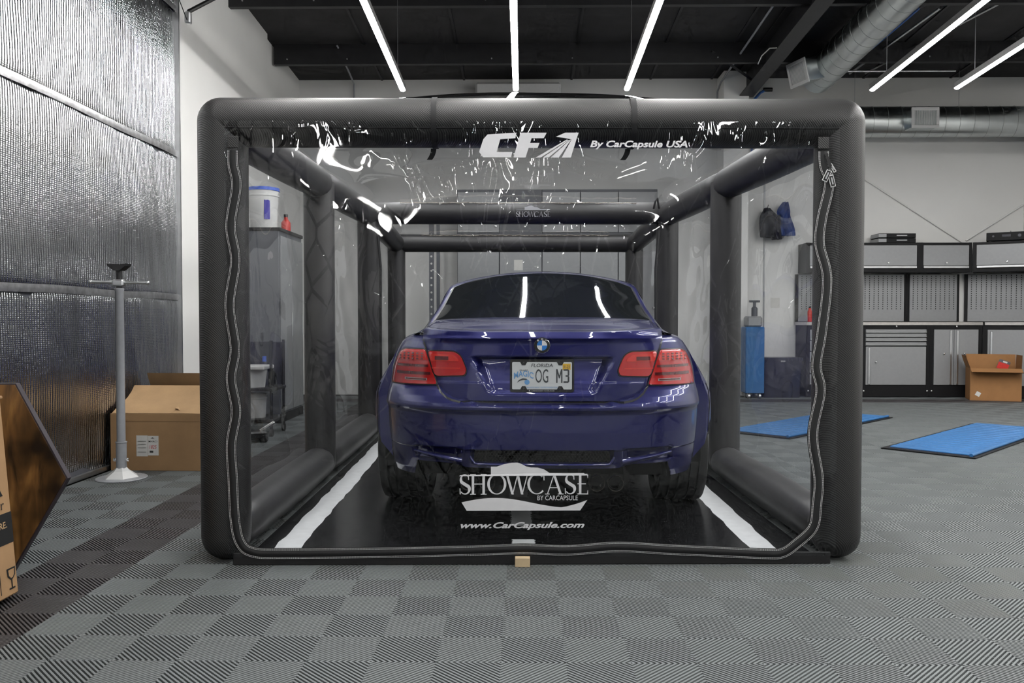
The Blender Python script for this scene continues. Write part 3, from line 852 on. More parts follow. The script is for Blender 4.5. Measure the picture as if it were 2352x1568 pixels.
# rear levels: height, rearmost point, half width
RT = [(.262, .115, .785), (.30, .095, .797), (.36, .070, .806), (.412, .050, .810), (.418, .040, .812), (.50, .030, .820), (.585, .026, .824), (.600, .018, .828), (.612, .002, .832), (.622, .0, .832),
      (.640, .006, .829), (.670, .030, .824), (.700, .066, .816), (.716, .098, .812), (.740, .108, .810), (.80, .112, .800), (.86, .114, .782), (.90, .115, .764), (.93, .116, .745), (.950, .118, .722), (.962, .124, .690)]
T_yc = [(a, b2) for a, b2, c2 in RT]; T_W = [(a, c2) for a, b2, c2 in RT]
def yc_(z): return interp(T_yc, z)
def W_(z): return interp(T_W, z)
def fy(x, z):
    k = min(abs(x) / W_(z), 0.9995)
    return YA - (YA - yc_(z)) * (1 - k ** NX) ** (1 / NM)
def fyl(x, z):
    k = min(abs(x) / W_(z), 0.9995)
    return YA - (YA - max(yc_(z), .104)) * (1 - k ** NX) ** (1 / NM)
SW = [(.262, .885), (.30, .905), (.40, .918), (.55, .922), (.64, .918), (.70, .895), (.76, .862), (.82, .826), (.88, .790), (.92, .763), (.95, .732), (.962, .700)]
DW = [(.262, .850), (.40, .885), (.60, .900), (.70, .888), (.80, .855), (.88, .805), (.95, .735), (.962, .700)]
AX, AZC, AR = 0.96, 0.325, 0.362          # rear axle, wheel arch
FXA = AX + 2.76
def wside(z, y):
    a = lerp(W_(z), interp(SW, z), sstep(.50, .67, y))
    a = lerp(a, interp(DW, z), sstep(1.15, 1.75, y))
    return lerp(a, interp(SW, z) - .01, sstep(3.0, 3.5, y))
def ztop(y): return .962 if y < 3.0 else lerp(.962, .80, ((y - 3.0) / 1.5) ** 1.4 if y < 4.5 else 1)
def zlow(y):
    for a in (AX, FXA):
        if abs(y - a) < AR: return max(.27, AZC + math.sqrt(AR * AR - (y - a) ** 2))
    return .262 if y < AX else .20
def zlow_r(x):
    a = abs(x)
    if a < .36: return .325
    if a < .40: return lerp(.325, .345, (a - .36) / .04)
    if a < .615: return .345
    return lerp(.345, .268, min(1, (a - .615) / .02))
E_T = [(.640, .330), (.648, .385), (.655, .425), (.665, .452), (.685, .482), (.720, .512), (.80, .538), (.893, .574), (.935, .590), (.962, .600)]
def dent(x, z):
    a = abs(x)
    d = .055 * sstep(.345, .325, a) * sstep(.347, .356, z) * sstep(.420, .412, z)                 # mesh opening
    d += (max(yc_(z), .104) - yc_(z) + .07) * sstep(interp(E_T, max(z, .641)) - .004, interp(E_T, max(z, .641)) - .03, a) * sstep(.630, .645, z) * sstep(.945, .925, z)
    d += .035 * sstep(.385, .41, a) * sstep(.640, .615, a) * sstep(.357, .366, z) * sstep(.425, .412, z)  # side scoops
    return d
zrow = sorted(set([round(.262 + .7 * k / 76, 4) for k in range(77)] + [a for a, _, _ in RT] + [.347, .352, .356, .416, .420]))
cols = []
NF = 64
for k in range(NF + 1):                     # rear face, centre to side
    ph = PI / 2 * (k / NF) ** 1.25
    cols.append(('r', math.sin(ph) ** (2 / NX), math.cos(ph) ** (2 / NM) if k < NF else 0.0))
ys = [.60 + .005] + [AX - AR * math.cos(PI * k / 24) for k in range(25)] + [1.36 + .1 * k for k in range(20)] + [FXA - AR * math.cos(PI * k / 16) for k in range(17)]
ys = sorted(set(round(y, 4) for y in ys if y > .601))
for y in ys: cols.append(('s', y, None))
YG = 4.10
for k in range(15):
    ph = PI / 2 * (1 - k / 14)
    cols.append(('f', math.sin(ph) ** (2 / NX), math.cos(ph) ** (2 / NM) if k else 0.0))
def body_pt(c, z, sgn):
    k, a, b2 = c
    if k == 'r':
        x = W_(z) * a; z2 = max(z, zlow_r(x))
        x = W_(z2) * a
        y = YA - (YA - yc_(z2)) * b2 + dent(x, z2)
        return (sgn * x, y, z2)
    if k == 's':
        y = a; zt = ztop(y); z2 = max(z, zlow(y)); zz = z2
        if zt < .962: zz = zlow(y) + (z2 - zlow(y)) * (zt - zlow(y)) / (.962 - zlow(y))
        return (sgn * wside(z2, y), y, zz)
    zt = ztop(4.5); z2 = .20 + (z - .262) / .70 * (zt - .20)
    w_ = wside(z, YG)
    return (sgn * w_ * a, YG + .46 * b2 * (1 - .35 * ((z - .5) / .4) ** 2), z2)
loop = [(c, 1) for c in cols] + [(c, -1) for c in cols[::-1]][1:-1]
bm_ = MB(); bm_.rows([[body_pt(c, z, s_) for c, s_ in loop] for z in zrow], True)
bm_.f = [f[::-1] for f in bm_.f]
body = bm_.build('body', 'paint', car, 32)
# upper deck behind the glass, quarter panel to quarter panel
def zdeck(x, y):
    t_ = max(0, min(1, (y - .12) / .78))
    return .958 + .088 * (1 - (1 - t_) ** 1.5) * (1 - .15 * abs(x / .7) ** 3) * (1 - sstep(.615, .69, abs(x))) - .012 * abs(x / .69) ** 3
dk = MB(); dk.grid(lambda u, v: ((2 * u - 1) * .70, lerp(fy((2 * u - 1) * .685, .962), 1.0, v), zdeck((2 * u - 1) * .70, lerp(fy((2 * u - 1) * .685, .962), 1.0, v))), 50, 24)
dk.build('rear_quarter_deck', 'paint', car, 40)
hd = MB(); hd.grid(lambda u, v: ((2 * u - 1) * lerp(.70, .60, v), lerp(3.1, 4.52, v), lerp(ztop(lerp(3.1, 4.52, v)), .82, .2 * v) + .06 * (1 - (2 * u - 1) ** 2)), 24, 20)
hd.build('bonnet', 'paint', car, 40)
# greenhouse
T_Z = [(.70, .985), (.80, 1.018), (.88, 1.046), (1.2, 1.154), (1.5, 1.254), (1.80, 1.350), (1.9, 1.366), (2.05, 1.382), (2.3, 1.398), (2.6, 1.402), (2.85, 1.375), (3.2, 1.20), (3.55, 1.0), (3.7, .93)]
T_XR = [(.70, .672), (1.2, .655), (1.83, .625), (2.3, .605), (2.9, .60), (3.7, .68)]
def smooth_interp(tab, x, h=.06): return (interp(tab, x - h) + interp(tab, x) * 2 + interp(tab, x + h)) / 4
def gh(y, s_):
    Zc = smooth_interp(T_Z, y); xr = smooth_interp(T_XR, y); zb = .955; xb = .705
    cr = .045 * sstep(.7, 1.4, y) + .036
    zr = max(Zc - cr, zb + .005); a = abs(s_); sg = 1 if s_ >= 0 else -1
    if a <= .5:
        k = a / .5; return (sg * xr * k, y, Zc - (Zc - zr) * (.92 * k ** 2 + .08 * k ** 8))
    k = (a - .5) / .5
    return (sg * (xr + (xb - xr) * (.25 * k ** .5 + .75 * k) ), y, zr + (zb - zr) * k ** 1.15)
def shell_pt(y, s_):
    p = gh(y, s_)
    hw = lerp(.628, .590, (y - .8) / 1.0)
    inside = sstep(.87, .91, y) * sstep(1.80, 1.76, y + .10 * (abs(p[0]) / .6) ** 5) * sstep(hw + .005, hw - .03, abs(p[0]))
    return (p[0], p[1], p[2] - .03 * inside)
g = MB(); g.grid(lambda u, v: shell_pt(lerp(.70, 3.62, v), 2 * u - 1), 90, 110); g.build('roof_shell', 'paint', car, 40)
def glass_pt(u, v, off, grow=0.0):
    """rear window on the roof shell: u across, v from bottom to top"""
    y = lerp(.880 - grow, 1.800 + grow, v); hw = lerp(.628, .590, v) + grow
    # rounded upper corners
    x = (2 * u - 1) * hw
    y -= .10 * v * abs(2 * u - 1) ** 5
    xr = smooth_interp(T_XR, y)
    p = gh(y, .5 * min(1, abs(x) / xr) * (1 if x >= 0 else -1))
    return (p[0], p[1] - off * .35, p[2] + off)
wn = MB(); wn.grid(lambda u, v: glass_pt(u, v, .006), 40, 30); rw = wn.build('rear_window', 'glass', car, 50)
tr = MB(); tr.grid(lambda u, v: glass_pt(u, v, .0035, .014), 40, 30); tr.build('window_seal', 'trim', rw, 50)
for s_ in (-1, 1):
    sd = MB()
    def sw_pt(u, v):
        y = lerp(1.35 + .28 * v, 3.05 - .35 * v, u); k = lerp(.93, .55 + .0, v); k = max(.56, k)
        p = gh(y, s_ * (.5 + .5 * (k - .5) / .5)); return (p[0] + s_ * .006, p[1], p[2])
    sd.grid(sw_pt, 24, 8); sd.build('side_window', 'glass', car, 50)
    mr = MB(); mr.lathe([(0.0, -.08), (.035, -.07), (.052, -.03), (.054, .04), (.04, .07), (0.0, .075)], 16, (s_ * .80, 2.72, .985), 'x')
    mo = mr.build('door_mirror', 'paint', car, 50)
    MB().tube([(s_ * .70, 2.75, .97), (s_ * .78, 2.74, .985)], .02, 8).build('mirror_arm', 'trim', mo)
    # door shut lines
    for y in (1.62, 2.95):
        MB().tube([(s_ * (wside(z, y) + .001), y, z) for z in (.30, .45, .60, .72, .82, .90, .95)], .003, 4).build('door_gap', 'trim', car)

# boot lid: top skin, lip and face with plate recess, a little proud of the body
def lid_recess(x, z):
    hw = lerp(.268, .345, (z - .69) / .165)
    side = sstep(hw, hw - .045, abs(x))
    return (.052 * sstep(.862, .846, z) * (1 - .72 * sstep(.84, .69, z)) * sstep(.676, .70, z)) * side
lid = MB(); rows_ = []
zl = [.640, .648, .655, .662, .67, .68] + [.69 + .0045 * k for k in range(36)] + [.852, .856, .860, .864, .870, .88, .89, .90, .91, .92, .93, .94, .948, .954, .959, .963]
NLU = 72
prof = {.640: -.012}
for z in zl:
    e = interp(E_T, z); row = []
    for k in range(NLU + 1):
        u = 2 * k / NLU - 1; x = u * e
        o_ = -.008 + .010 * max(0, abs(u) - .985) / .015 + (.012 if z < .642 else .0)
        lipf = .018 * sstep(.925, .950, z) * (1 - .5 * abs(u) ** 4)
        row.append((x, fyl(x, min(z, .962)) + o_ + lid_recess(x, z) - lipf, z))
    rows_.append(row)
# roll over the lip and run forward
for t_ in [0.0] + [.02 * k for k in range(1, 8)] + [.18 + .04 * k for k in range(22)]:
    row = []
    for k in range(NLU + 1):
        u = 2 * k / NLU - 1; x = u * lerp(.600, .628, t_)
        ys_ = fy(x, .962) - .024 + .009 * abs(u) ** 4
        y = lerp(ys_ + .006, .885 - .02 * abs(u) ** 2, t_)
        lip = .014 * math.exp(-((t_ - .03) / .10) ** 2)
        row.append((x, y, zdeck(x, y) + .008 + lip - (.008 if abs(u) > .99 else 0)))
    rows_.append(row)
lid.rows(rows_)
lid_o = lid.build('boot_lid', 'paint', car, 40)
# dark shut gap round the lid
def strip_on_rear(P, w_, off):
    P = [Vector(p) for p in P]; A, B = [], []
    for i, p in enumerate(P):
        d = (P[min(i + 1, len(P) - 1)] - P[max(i - 1, 0)]).normalized(); n_ = Vector((-d.y, d.x))
        for L, q in ((A, p + n_ * w_ / 2), (B, p - n_ * w_ / 2)): L.append((q.x, (fy if abs(q.x) > .35 else fyl)(q.x, q.y) - off, q.y))
    return MB().rows([A, B])
edge = [(interp(E_T, z) + .002, z) for z in [.962, .94, .92, .90, .87, .84, .81, .78, .75, .72, .70, .685, .675, .665, .655, .648, .641]]
gap = [(-x, z) for x, z in edge] + [(lerp(-.31, .31, k / 20), .640) for k in range(21)] + edge[::-1]
strip_on_rear(gap, .009, .002).build('shut_gap', 'trim', lid_o)
for s_ in (-1, 1):
    MB().tube([(s_ * (.602 + .028 * t_), lerp(fy(.6, .962) - .015, .80, t_), zdeck(.61, lerp(fy(.6, .962), .80, t_)) + .003) for t_ in [k / 12 for k in range(13)]], .0035, 5).build('deck_gap', 'trim', lid_o)
    # bumper to wing joint
    MB().tube([(s_ * (wside(z, .62) + .001), .62 - .05 * (z - .4), z) for z in (.42, .5, .6, .66, .70)], .0025, 4).build('bumper_gap', 'trim', car)

# tail lights
def patch(poly, off, rings=((1.0, .0), (.985, .6), (.96, 1.0), (.80, 1.0), (.55, 1.0), (.28, 1.0), (.02, 1.0))):
    # finer outline
    P = []
    for (x0, z0), (x1, z1) in zip(poly, poly[1:] + poly[:1]):
        n = max(1, int(math.hypot(x1 - x0, z1 - z0) / .012))
        P += [(lerp(x0, x1, k / n), lerp(z0, z1, k / n)) for k in range(n)]
    cx_ = sum(p[0] for p in P) / len(P); cz_ = sum(p[1] for p in P) / len(P)
    R = []
    for sc, q in rings:
        R.append([(lambda x, z: (x, fy(x, z) - off * q - (.002 if q else -.002), z))(cx_ + (x - cx_) * sc, cz_ + (z - cz_) * sc) for x, z in P])
    m_ = MB(); m_.rows(R, True)
    return m_
def rnd_poly(P, r, n=4):
    out = []
    for i in range(len(P)):
        a, b2, c2 = Vector(P[i - 1]), Vector(P[i]), Vector(P[(i + 1) % len(P)])
        ra = min(r, (a - b2).length * .45, (c2 - b2).length * .45)
        p0 = b2 + (a - b2).normalized() * ra; p1 = b2 + (c2 - b2).normalized() * ra
        for k in range(n + 1):
            t_ = k / n; q = p0 * (1 - t_) ** 2 + b2 * 2 * t_ * (1 - t_) + p1 * t_ * t_
            out.append((q.x, q.y))
    return out
def bar(x0, x1, z0, z1, off, skew=0.0):
    m_ = MB()
    m_.grid(lambda u, v: (lerp(x0, x1, u) + skew * v, fy(lerp(x0, x1, u) + skew * v, lerp(z0, z1, v)) - off, lerp(z0, z1, v)), 10, 1)
    return m_
OUT = [(.578, .892), (.700, .892), (.735, .878), (.758, .835), (.773, .785), (.782, .730), (.782, .716), (.512, .722)]
INN = [(.568, .886), (.425, .884), (.392, .862), (.364, .795), (.372, .768), (.527, .762)]
def mir(P, s_): return [(s_ * x, z) for x, z in P]
for s_ in (-1, 1):
    def flipfix(m_):
        if s_ > 0: return m_
        m_.f = [f[::-1] for f in m_.f]; return m_
    po = rnd_poly(OUT, .012); pi_ = rnd_poly(INN, .022)
    fr_o = flipfix(patch(mir(rnd_poly([(lerp(.66, x, 1.035), lerp(.805, z, 1.05)) for x, z in OUT], .014), s_), .004)).build('taillight', 'trim', car, 50)
    flipfix(patch(mir(po, s_), .010)).build('lens', 'lens', fr_o, 50)
    flipfix(patch(mir(rnd_poly([(.583, .884), (.700, .884), (.728, .872), (.748, .838), (.563, .838)], .01), s_), .0125)).build('led_panel', 'lens_hi', fr_o, 50)
    for r_i, z in enumerate((.872, .859, .846)):
        for k in range(6 - (r_i == 0)):
            x = .588 + .026 * k
            if x > .735: continue
            bar(s_ * x, s_ * (x + .012), z - .004, z + .003, .0185).build('led', 'lens_dk', fr_o)
    bar(s_ * .560, s_ * .742, .806, .818, .0145).build('dark_band', 'lens_dk', fr_o)
    bar(s_ * .548, s_ * .742, .768, .782, .0145).build('dark_band', 'lens_dk', fr_o)
    bar(s_ * .565, s_ * .690, .740, .752, .0145).build('reversing_lamp', 'lens_clear', fr_o)
    bar(s_ * .570, s_ * .684, .743, .749, .0155).build('reversing_reflector', 'lens_dk', fr_o)
    fr_i = flipfix(patch(mir(rnd_poly([(lerp(.46, x, 1.06), lerp(.825, z, 1.10)) for x, z in INN], .026), s_), .009)).build('boot_taillight', 'trim', car, 50)
    flipfix(patch(mir(pi_, s_), .016)).build('lens', 'lens', fr_i, 50)
    flipfix(patch(mir(rnd_poly([(.558, .872), (.436, .870), (.408, .850), (.400, .836), (.553, .836)], .012), s_), .0185)).build('upper_lens', 'lens_hi', fr_i, 50)
    bar(s_ * .455, s_ * .525, .842, .860, .0225).build('dark_window', 'lens_dk', fr_i)
    bar(s_ * .395, s_ * .540, .800, .806, .0195).build('lens_ridge', 'lens_hi', fr_i)

# bumper details: mesh grille, blades, lower lip
gr = MB(); hx = .0155
for i in range(-21, 22):
    for j in range(5):
        x = i * hx + (hx / 2 if j % 2 else 0); z = .356 + j * .0118
        if abs(x) > .322: continue
        for k in range(6):
            a0, a1 = PI / 3 * k + PI / 6, PI / 3 * (k + 1) + PI / 6
            ro, ri = .0086, .0072
            P4 = [(x + q * math.cos(a) * 1.02, fy(x, z) + .028, z + q * math.sin(a) * .9) for q, a in ((ro, a0), (ro, a1), (ri, a1), (ri, a0))]
            gr.add(P4 + [(p[0], p[1] + .004, p[2]) for p in P4], [(0, 1, 2, 3), (3, 2, 6, 7), (0, 4, 5, 1)])
gr.build('grille_mesh', 'black', car)
gb = MB(); gb.grid(lambda u, v: (lerp(-.33, .33, u), fy(lerp(-.33, .33, u), .38) + .046, lerp(.350, .416, v)), 20, 2); gb.build('grille_backing', 'soot', car)
lp = MB(); lp.tube([(lerp(-.36, .36, k / 40), fy(lerp(-.36, .36, k / 40), .345) - .006, .344 + .075 * max(0, (abs(lerp(-.36, .36, k / 40)) - .315) / .045) ** 2) for k in range(41)], .0075, 8); lp.build('bumper_lip', 'paint', car, 60)
for s_ in (-1, 1):
    bd = MB()
    def bl_pt(u, v):
        x = lerp(.385, .632, u); zt = lerp(.352, .396, u) ; th = lerp(.020, .008, u)
        z = zt + (v - .5) * th * 2
        return (s_ * x, fy(x, max(z, .31)) + .004 - .016 * math.sin(PI * v), z)
    bd.grid(bl_pt, 14, 8, flip=(s_ > 0)); bd.build('bumper_blade', 'paint', car, 60)
    # exhaust pair
    for x in (.262, .352):
        ex = MB(); ex.lathe([(.030, .45), (.0375, .40), (.0375, .03), (.0390, .008), (.0375, .0), (.0345, .004), (.0335, .03), (.032, .30), (.0, .30)], 28, (s_ * x, .062, .258), 'y')
        eo = ex.build('exhaust_tip', 'pipe', car, 40)
        MB().lathe([(.0333, .05), (.0318, .29), (.0, .292)], 24, (s_ * x, .062, .258), 'y').build('pipe_inside', 'soot', eo, 40)
    MB().box((s_ * .307, .36, .268), (.24, .42, .10), ch=.03).build('silencer', 'soot', car, 40)
un = MB().box((0, 2.4, .27), (1.2, 3.3, .10)); un.build('underbody', 'soot', car)
MB().box((0, .52, .30), (1.24, .20, .13)).build('rear_diffuser', 'soot', car)

# number plate
pl = MB(); 
def plp(poly, d0, d1): return MB().prism(poly, lambda u, v, d: (u, .114 - d, .769 + v), d0, d1)
def rrect(w_, h_, r): return [(x, z) for x, z in rnd_poly([(-w_ / 2, -h_ / 2), (w_ / 2, -h_ / 2), (w_ / 2, h_ / 2), (-w_ / 2, h_ / 2)], r)]
fr_p = plp(rrect(.308, .158, .012), 0, .012).build('licence_plate', 'black', car)
plp(rrect(.287, .131, .006), .0, .0135).build('plate_face', 'plate', fr_p)
def on_plate(x0, z0): return lambda u, v, d: (x0 + u, .114 - .0140 - d, .769 + z0 + v)
for x in (-.088, .088):
    for z in (-.062, .062):
        q = 1 if z < 0 else -1
        MB().prism([(x - .018, z - q * .006), (x + .018, z - q * .006), (x + .008, z + q * .012), (x - .008, z + q * .012)], lambda u, v, d: (u, .114 - d, .769 + v), .0, .0145).build('frame_tab', 'black', fr_p)
        MB().lathe([(.0, -.003), (.006, -.002), (.007, 0)], 10, (x, .114 - .0145, .769 + z), 'y').build('plate_screw', 'black', fr_p)
text_mb('FLORIDA', .104, .016, on_plate(-.052, .042), shear=.15, bold=.008).build('plate_lettering', 'plate_ink', fr_p)
text_mb('OG', .062, .066, on_plate(-.032, -.034), bold=.004).build('plate_lettering', 'plate_ink', fr_p)
mm = MB(); fm_ = on_plate(.068, -.034)
for p in ([(0, 0), (.0065, 0), (.0065, .066), (0, .066)], [(.0235, 0), (.030, 0), (.030, .066), (.0235, .066)], [(0, .066), (.0065, .066), (.017, .028), (.0135, .020)], [(.030, .066), (.0235, .066), (.013, .028), (.0165, .020)]): mm.prism(p, fm_, 0, .0004)
mm.build('plate_lettering', 'plate_ink', fr_p)
e3 = MB(); f3 = on_plate(.103, -.034)
for p in ([(0, 0), (.022, 0), (.028, .006), (.020, .008), (0, .008)], [(0, .058), (.022, .058), (.028, .060), (.022, .066), (0, .066)], [(.020, .004), (.028, .006), (.028, .030), (.020, .028)], [(.020, .038), (.028, .036), (.028, .060), (.020, .062)], [(.010, .029), (.026, .029), (.026, .037), (.010, .037)]): e3.prism(p, f3, 0, .0004)
e3.build('plate_lettering', 'plate_ink', fr_p)
text_mb('ORLANDO', .040, .008, on_plate(-.108, .022), bold=.01).build('plate_lettering', 'plate_ink', fr_p)
tm2 = text_mb('MAGIC', .094, .030, lambda u, v, d: (-.135 + u, .114 - .0144, .769 - .016 + v + .012 * math.sin(PI * u / .094)), bold=.02); tm2.build('plate_lettering', 'plate_blue', fr_p)
MB().lathe([(0, -.0004), (.0125, -.0003), (.0125, 0)], 20, (-.072, .114 - .0145, .769 - .031), 'y').build('plate_ball', 'plate_blue', fr_p)
bt = MB(); A, B = ribbon([(-.120, -.033), (-.108, -.022), (-.092, -.016), (-.076, -.017), (-.064, -.024)], [.001, .006, .008, .006, .002]); bt.rows([[on_plate(0, 0)(p.x, p.y, .0008) for p in B], [on_plate(0, 0)(p.x, p.y, .0008) for p in A]]); bt.build('plate_swish', 'plate_ink', fr_p)
text_mb('ORLANDO MAGIC YOUTH FOUNDATION', .150, .0075, on_plate(-.076, -.060), shear=.15).build('plate_lettering', 'plate_blue', fr_p)
text_mb('OBSESSED GARAGE', .110, .006, lambda u, v, d: (-.050 + u, .114 - .0126, .769 - .0755 + v)).build('frame_lettering', 'print_grey', fr_p)
MB().lathe([(0, -.0004), (.0032, -.0004), (.0032, 0)], 12, (-.060, .114 - .0124, .769 - .0725), 'y').build('frame_mark', 'print_grey', fr_p)
stk = MB(); stk.prism([(.099, .029), (.137, .029), (.137, .058), (.099, .058)], lambda u, v, d: (u, .114 - d, .769 + v), .013, .0142); stk.build('plate_sticker', 'sticker', fr_p)
text_mb('01-23', .030, .014, lambda u, v, d: (.103 + u, .114 - .0147, .769 + .036 + v), bold=.01).build('sticker_lettering', 'plate_ink', fr_p)

# roundel
ez = .915; ey = fy(0, ez) - .028
em = MB().lathe([(.0, .012), (.037, .012), (.0375, .004), (.035, .0), (.026, -.001), (.0, -.001)], 40, (0, ey, ez), 'y').build('emblem', 'black', lid_o, 40)
MB().lathe([(.0375, .003), (.0385, .0), (.0365, -.0015), (.0355, .0005)], 40, (0, ey, ez), 'y').build('emblem_rim', 'chrome', em, 40)
for k in range(4):
    q = MB(); n = 8
    P = [(0, ey - .0018, ez)] + [(.0245 * math.cos(PI / 2 * k + PI / 2 * i / n), ey - .0018, ez + .0245 * math.sin(PI / 2 * k + PI / 2 * i / n)) for i in range(n + 1)]
    q.add(P, [tuple(range(len(P)))[::-1]]); q.build('emblem_quarter', 'emblem_white' if k % 2 == 0 else 'emblem_blue', em)
for ch_, a in (('B', 128), ('M', 90), ('W', 52)):
    a_ = math.radians(a); ca, sa = math.cos(a_), math.sin(a_)
    def f_em(u, v, d, ca=ca, sa=sa):
        uu, vv = u - .004, v + .0265
        return (uu * sa + vv * ca, ey - .0020, ez - uu * ca + vv * sa)
    text_mb(ch_, .0085, .0085, f_em, bold=.02).build('emblem_lettering', 'emblem_white', em)

# wheels
ty = MB()
prof_t = [(.235, -.118), (.262, -.128), (.300, -.1325), (.318, -.126), (.3245, -.110)]
for xg in (-.075, -.03, .03, .075): prof_t += [(.325, xg - .006), (.316, xg - .005), (.316, xg + .005), (.325, xg + .006)]
prof_t += [(.3245, .110), (.318, .126), (.300, .1325), (.262, .128), (.235, .118)]
ty.lathe(prof_t, 48, (0, 0, 0), 'x')
me_ty = ty.mesh('tyre', 'rubber', 35)
rim = MB(); rim.lathe([(.236, -.11), (.222, -.10), (.215, .05), (.225, .10), (.240, .112), (.236, .118), (.21, .105), (.06, .085), (.05, .095), (0, .095)], 40, (0, 0, 0), 'x')
for k in range(10):
    a = 2 * PI * k / 10
    rim.box((.098, .135 * math.cos(a), .135 * math.sin(a)), (.03, .17, .022), Matrix.Rotation(a, 3, 'X'), ch=.006)
me_rim = rim.mesh('rim', 'alu', 40)
me_disc = MB().lathe([(.0, -.01), (.17, -.01), (.17, .01), (.0, .01)], 32, (0, 0, 0), 'x').mesh('brake_disc', 'pipe', 40)
for s_ in (-1, 1):
    for y, x in ((AX, .775), (FXA, .765)):
        wo = inst('wheel', me_ty, car, (s_ * x, y, .325), (0, 0, 0 if s_ > 0 else PI))
        inst('rim', me_rim, wo); inst('brake_disc', me_disc, wo)
        li = MB(); li.grid(lambda u, v: (lerp(-.16, .08, v), .354 * math.cos(lerp(-.15, PI + .15, u)), .354 * math.sin(lerp(-.15, PI + .15, u))), 24, 1)
        li.build('arch_liner', 'soot', wo)

# ------------------------------------------------------------------ ducts and services
def spiral_duct(name, label, loc, L, r, direction, parts):
    """round duct along local +y (rotated by direction) with raised spiral seams"""
    t_ = thing(name, label, 'duct', loc, direction)
    return t_
d1 = thing('spiral_duct', 'round galvanised duct running overhead beside the black rafter', 'duct', (3.765, 10.75, 4.15))
SL = 0.056
MB().tube([(0, -.35 * k, .35 * k * SL) for k in range(0, 40)], .205, 32).build('duct_pipe', 'steel', d1, 40)
def seam_ring(c, r, parent, nrm='y', tilt=.18):
    P = []
    for k in range(33):
        a = 2 * PI * k / 32
        if nrm == 'y': P.append((c[0] + r * math.cos(a), c[1] + tilt * r * math.cos(a), c[2] + r * math.sin(a) - tilt * r * math.cos(a) * SL))
        else: P.append((c[0] + tilt * r * math.cos(a), c[1] + r * math.cos(a), c[2] + r * math.sin(a)))
    MB().tube(P, .0026, 5, False).build('duct_seam', 'steel_dull', parent, 60)
for k in range(1, 30): seam_ring((0, -.22 * k, .22 * k * SL), .2055, d1)
def register(parent, c, rot, w_, h_):
    """boxed take-off with a white louvred grille; local -y faces out"""
    R = Matrix.Rotation(rot[2], 3, 'Z') @ Matrix.Rotation(rot[0], 3, 'X'); c = Vector(c)
    def bx(name, mat, q, d, par): return MB().box(c + R @ Vector(q), d, R, ch=.003).build(name, mat, par)
    b_ = bx('take_off_box', 'steel', (0, .13, 0), (w_ - .03, .26, h_ - .03), parent)
    for q, d in (((0, 0, h_ / 2 - .02), (w_, .02, .04)), ((0, 0, -h_ / 2 + .02), (w_, .02, .04)), ((-w_ / 2 + .02, 0, 0), (.04, .02, h_ - .08)), ((w_ / 2 - .02, 0, 0), (.04, .02, h_ - .08))):
        bx('grille_frame', 'white', q, d, b_)
    bx('grille_back', 'cab_dark', (0, .012, 0), (w_ - .06, .01, h_ - .06), b_)
    n = 12
    for k in range(n):
        bx('grille_slat', 'white', ((k - (n - 1) / 2) * (w_ - .09) / n, .002, 0), (.009, .012, h_ - .07), b_)
register(d1, (-.40, -.45, -.08), (0.25, 0, -math.radians(72)), .36, .30)
d2 = thing('spiral_duct', 'round galvanised duct along the back wall above the cabinets', 'duct', (5.2, 11.35, 3.72))
MB().tube([(x, 0, 0) for x in (-1.6, -.8, 0, .8, 1.68)], .205, 32).build('duct_pipe', 'steel', d2, 40)
for k in range(17): seam_ring((-1.45 + .19 * k, 0, 0), .2055, d2, 'x')
register(d2, (.06, -.36, -.03), (0, 0, 0), .36, .27)
for x in (-.72, .68):
    MB().tube([(x, 0, .20), (x, 0, .76)], .004, 5).build('duct_hanger', 'alu', d2)
def pipe_thing(name, label, cat, pts, r, mat):
    p0 = Vector(pts[0]); o = MB().tube([Vector(p) - p0 for p in pts], r, 8).build(name, mat, None, 50, p0)
    return tag(o, label, cat)
pipe_thing('conduit', 'thin grey conduit running under the black ceiling left of the rafter', 'pipe', [(2.68, 6.0, 4.62), (2.68, 9.0, 4.42), (2.68, 11.4, 4.27), (2.68, 11.58, 4.2), (2.68, 11.60, 3.9)], .013, 'greypaint')
pipe_thing('conduit', 'short bent conduit at the back left corner of the ceiling', 'pipe', [(-2.31, 10.3, 4.43), (-2.36, 11.3, 4.37), (-2.37, 11.6, 4.33), (-2.37, 11.62, 4.05)], .012, 'greypaint')
pipe_thing('conduit', 'conduit crossing above the rightmost ceiling lights', 'pipe', [(4.0, 10.9, 4.27), (5.6, 10.9, 4.27)], .014, 'alu')
pipe_thing('strut_channel', 'steel strut channel hung beside the round duct', 'strut', [(4.35, 11.2, 4.33), (4.55, 9.2, 4.45)], .016, 'alu')
pipe_thing('strut_channel', 'steel strut slanting behind the long ceiling light', 'strut', [(4.6, 11.3, 4.36), (5.3, 8.6, 4.5)], .014, 'alu')
air = thing('air_line', 'blue compressed-air pipe beside the round duct', 'pipe', (4.2, 10.9, 4.3))
MB().tube([(0, 0, 0), (.06, -1.5, .09), (.10, -3.4, .2)], .016, 8).build('pipe_run', 'hose_blue', air, 50)
for y in (-1.9, -2.35): MB().lathe([(.024, -.05), (.026, 0), (.024, .05)], 10, (.07 + .0 * y, y, -y * .058), 'y').build('pipe_coupling', 'black', air)
MB().tube([(.08, -2.35, .15), (.08, -2.35, .32)], .004, 5).build('pipe_hanger', 'alu', air)
dr = thing('air_drop', 'blue air pipe dropping down the wall between the rafter and the duct', 'pipe', (3.16, 11.58, 4.0))
MB().tube([(0, 0, -.9), (0, 0, .02), (.02, -.03, .08), (.10, -.05, .17), (.16, -.05, .20)], .018, 8).build('pipe_run', 'hose_blue', dr, 50)
MB().lathe([(.026, -.03), (.028, 0), (.026, .03)], 10, (0, 0, 0), 'z').build('pipe_elbow', 'black', dr)
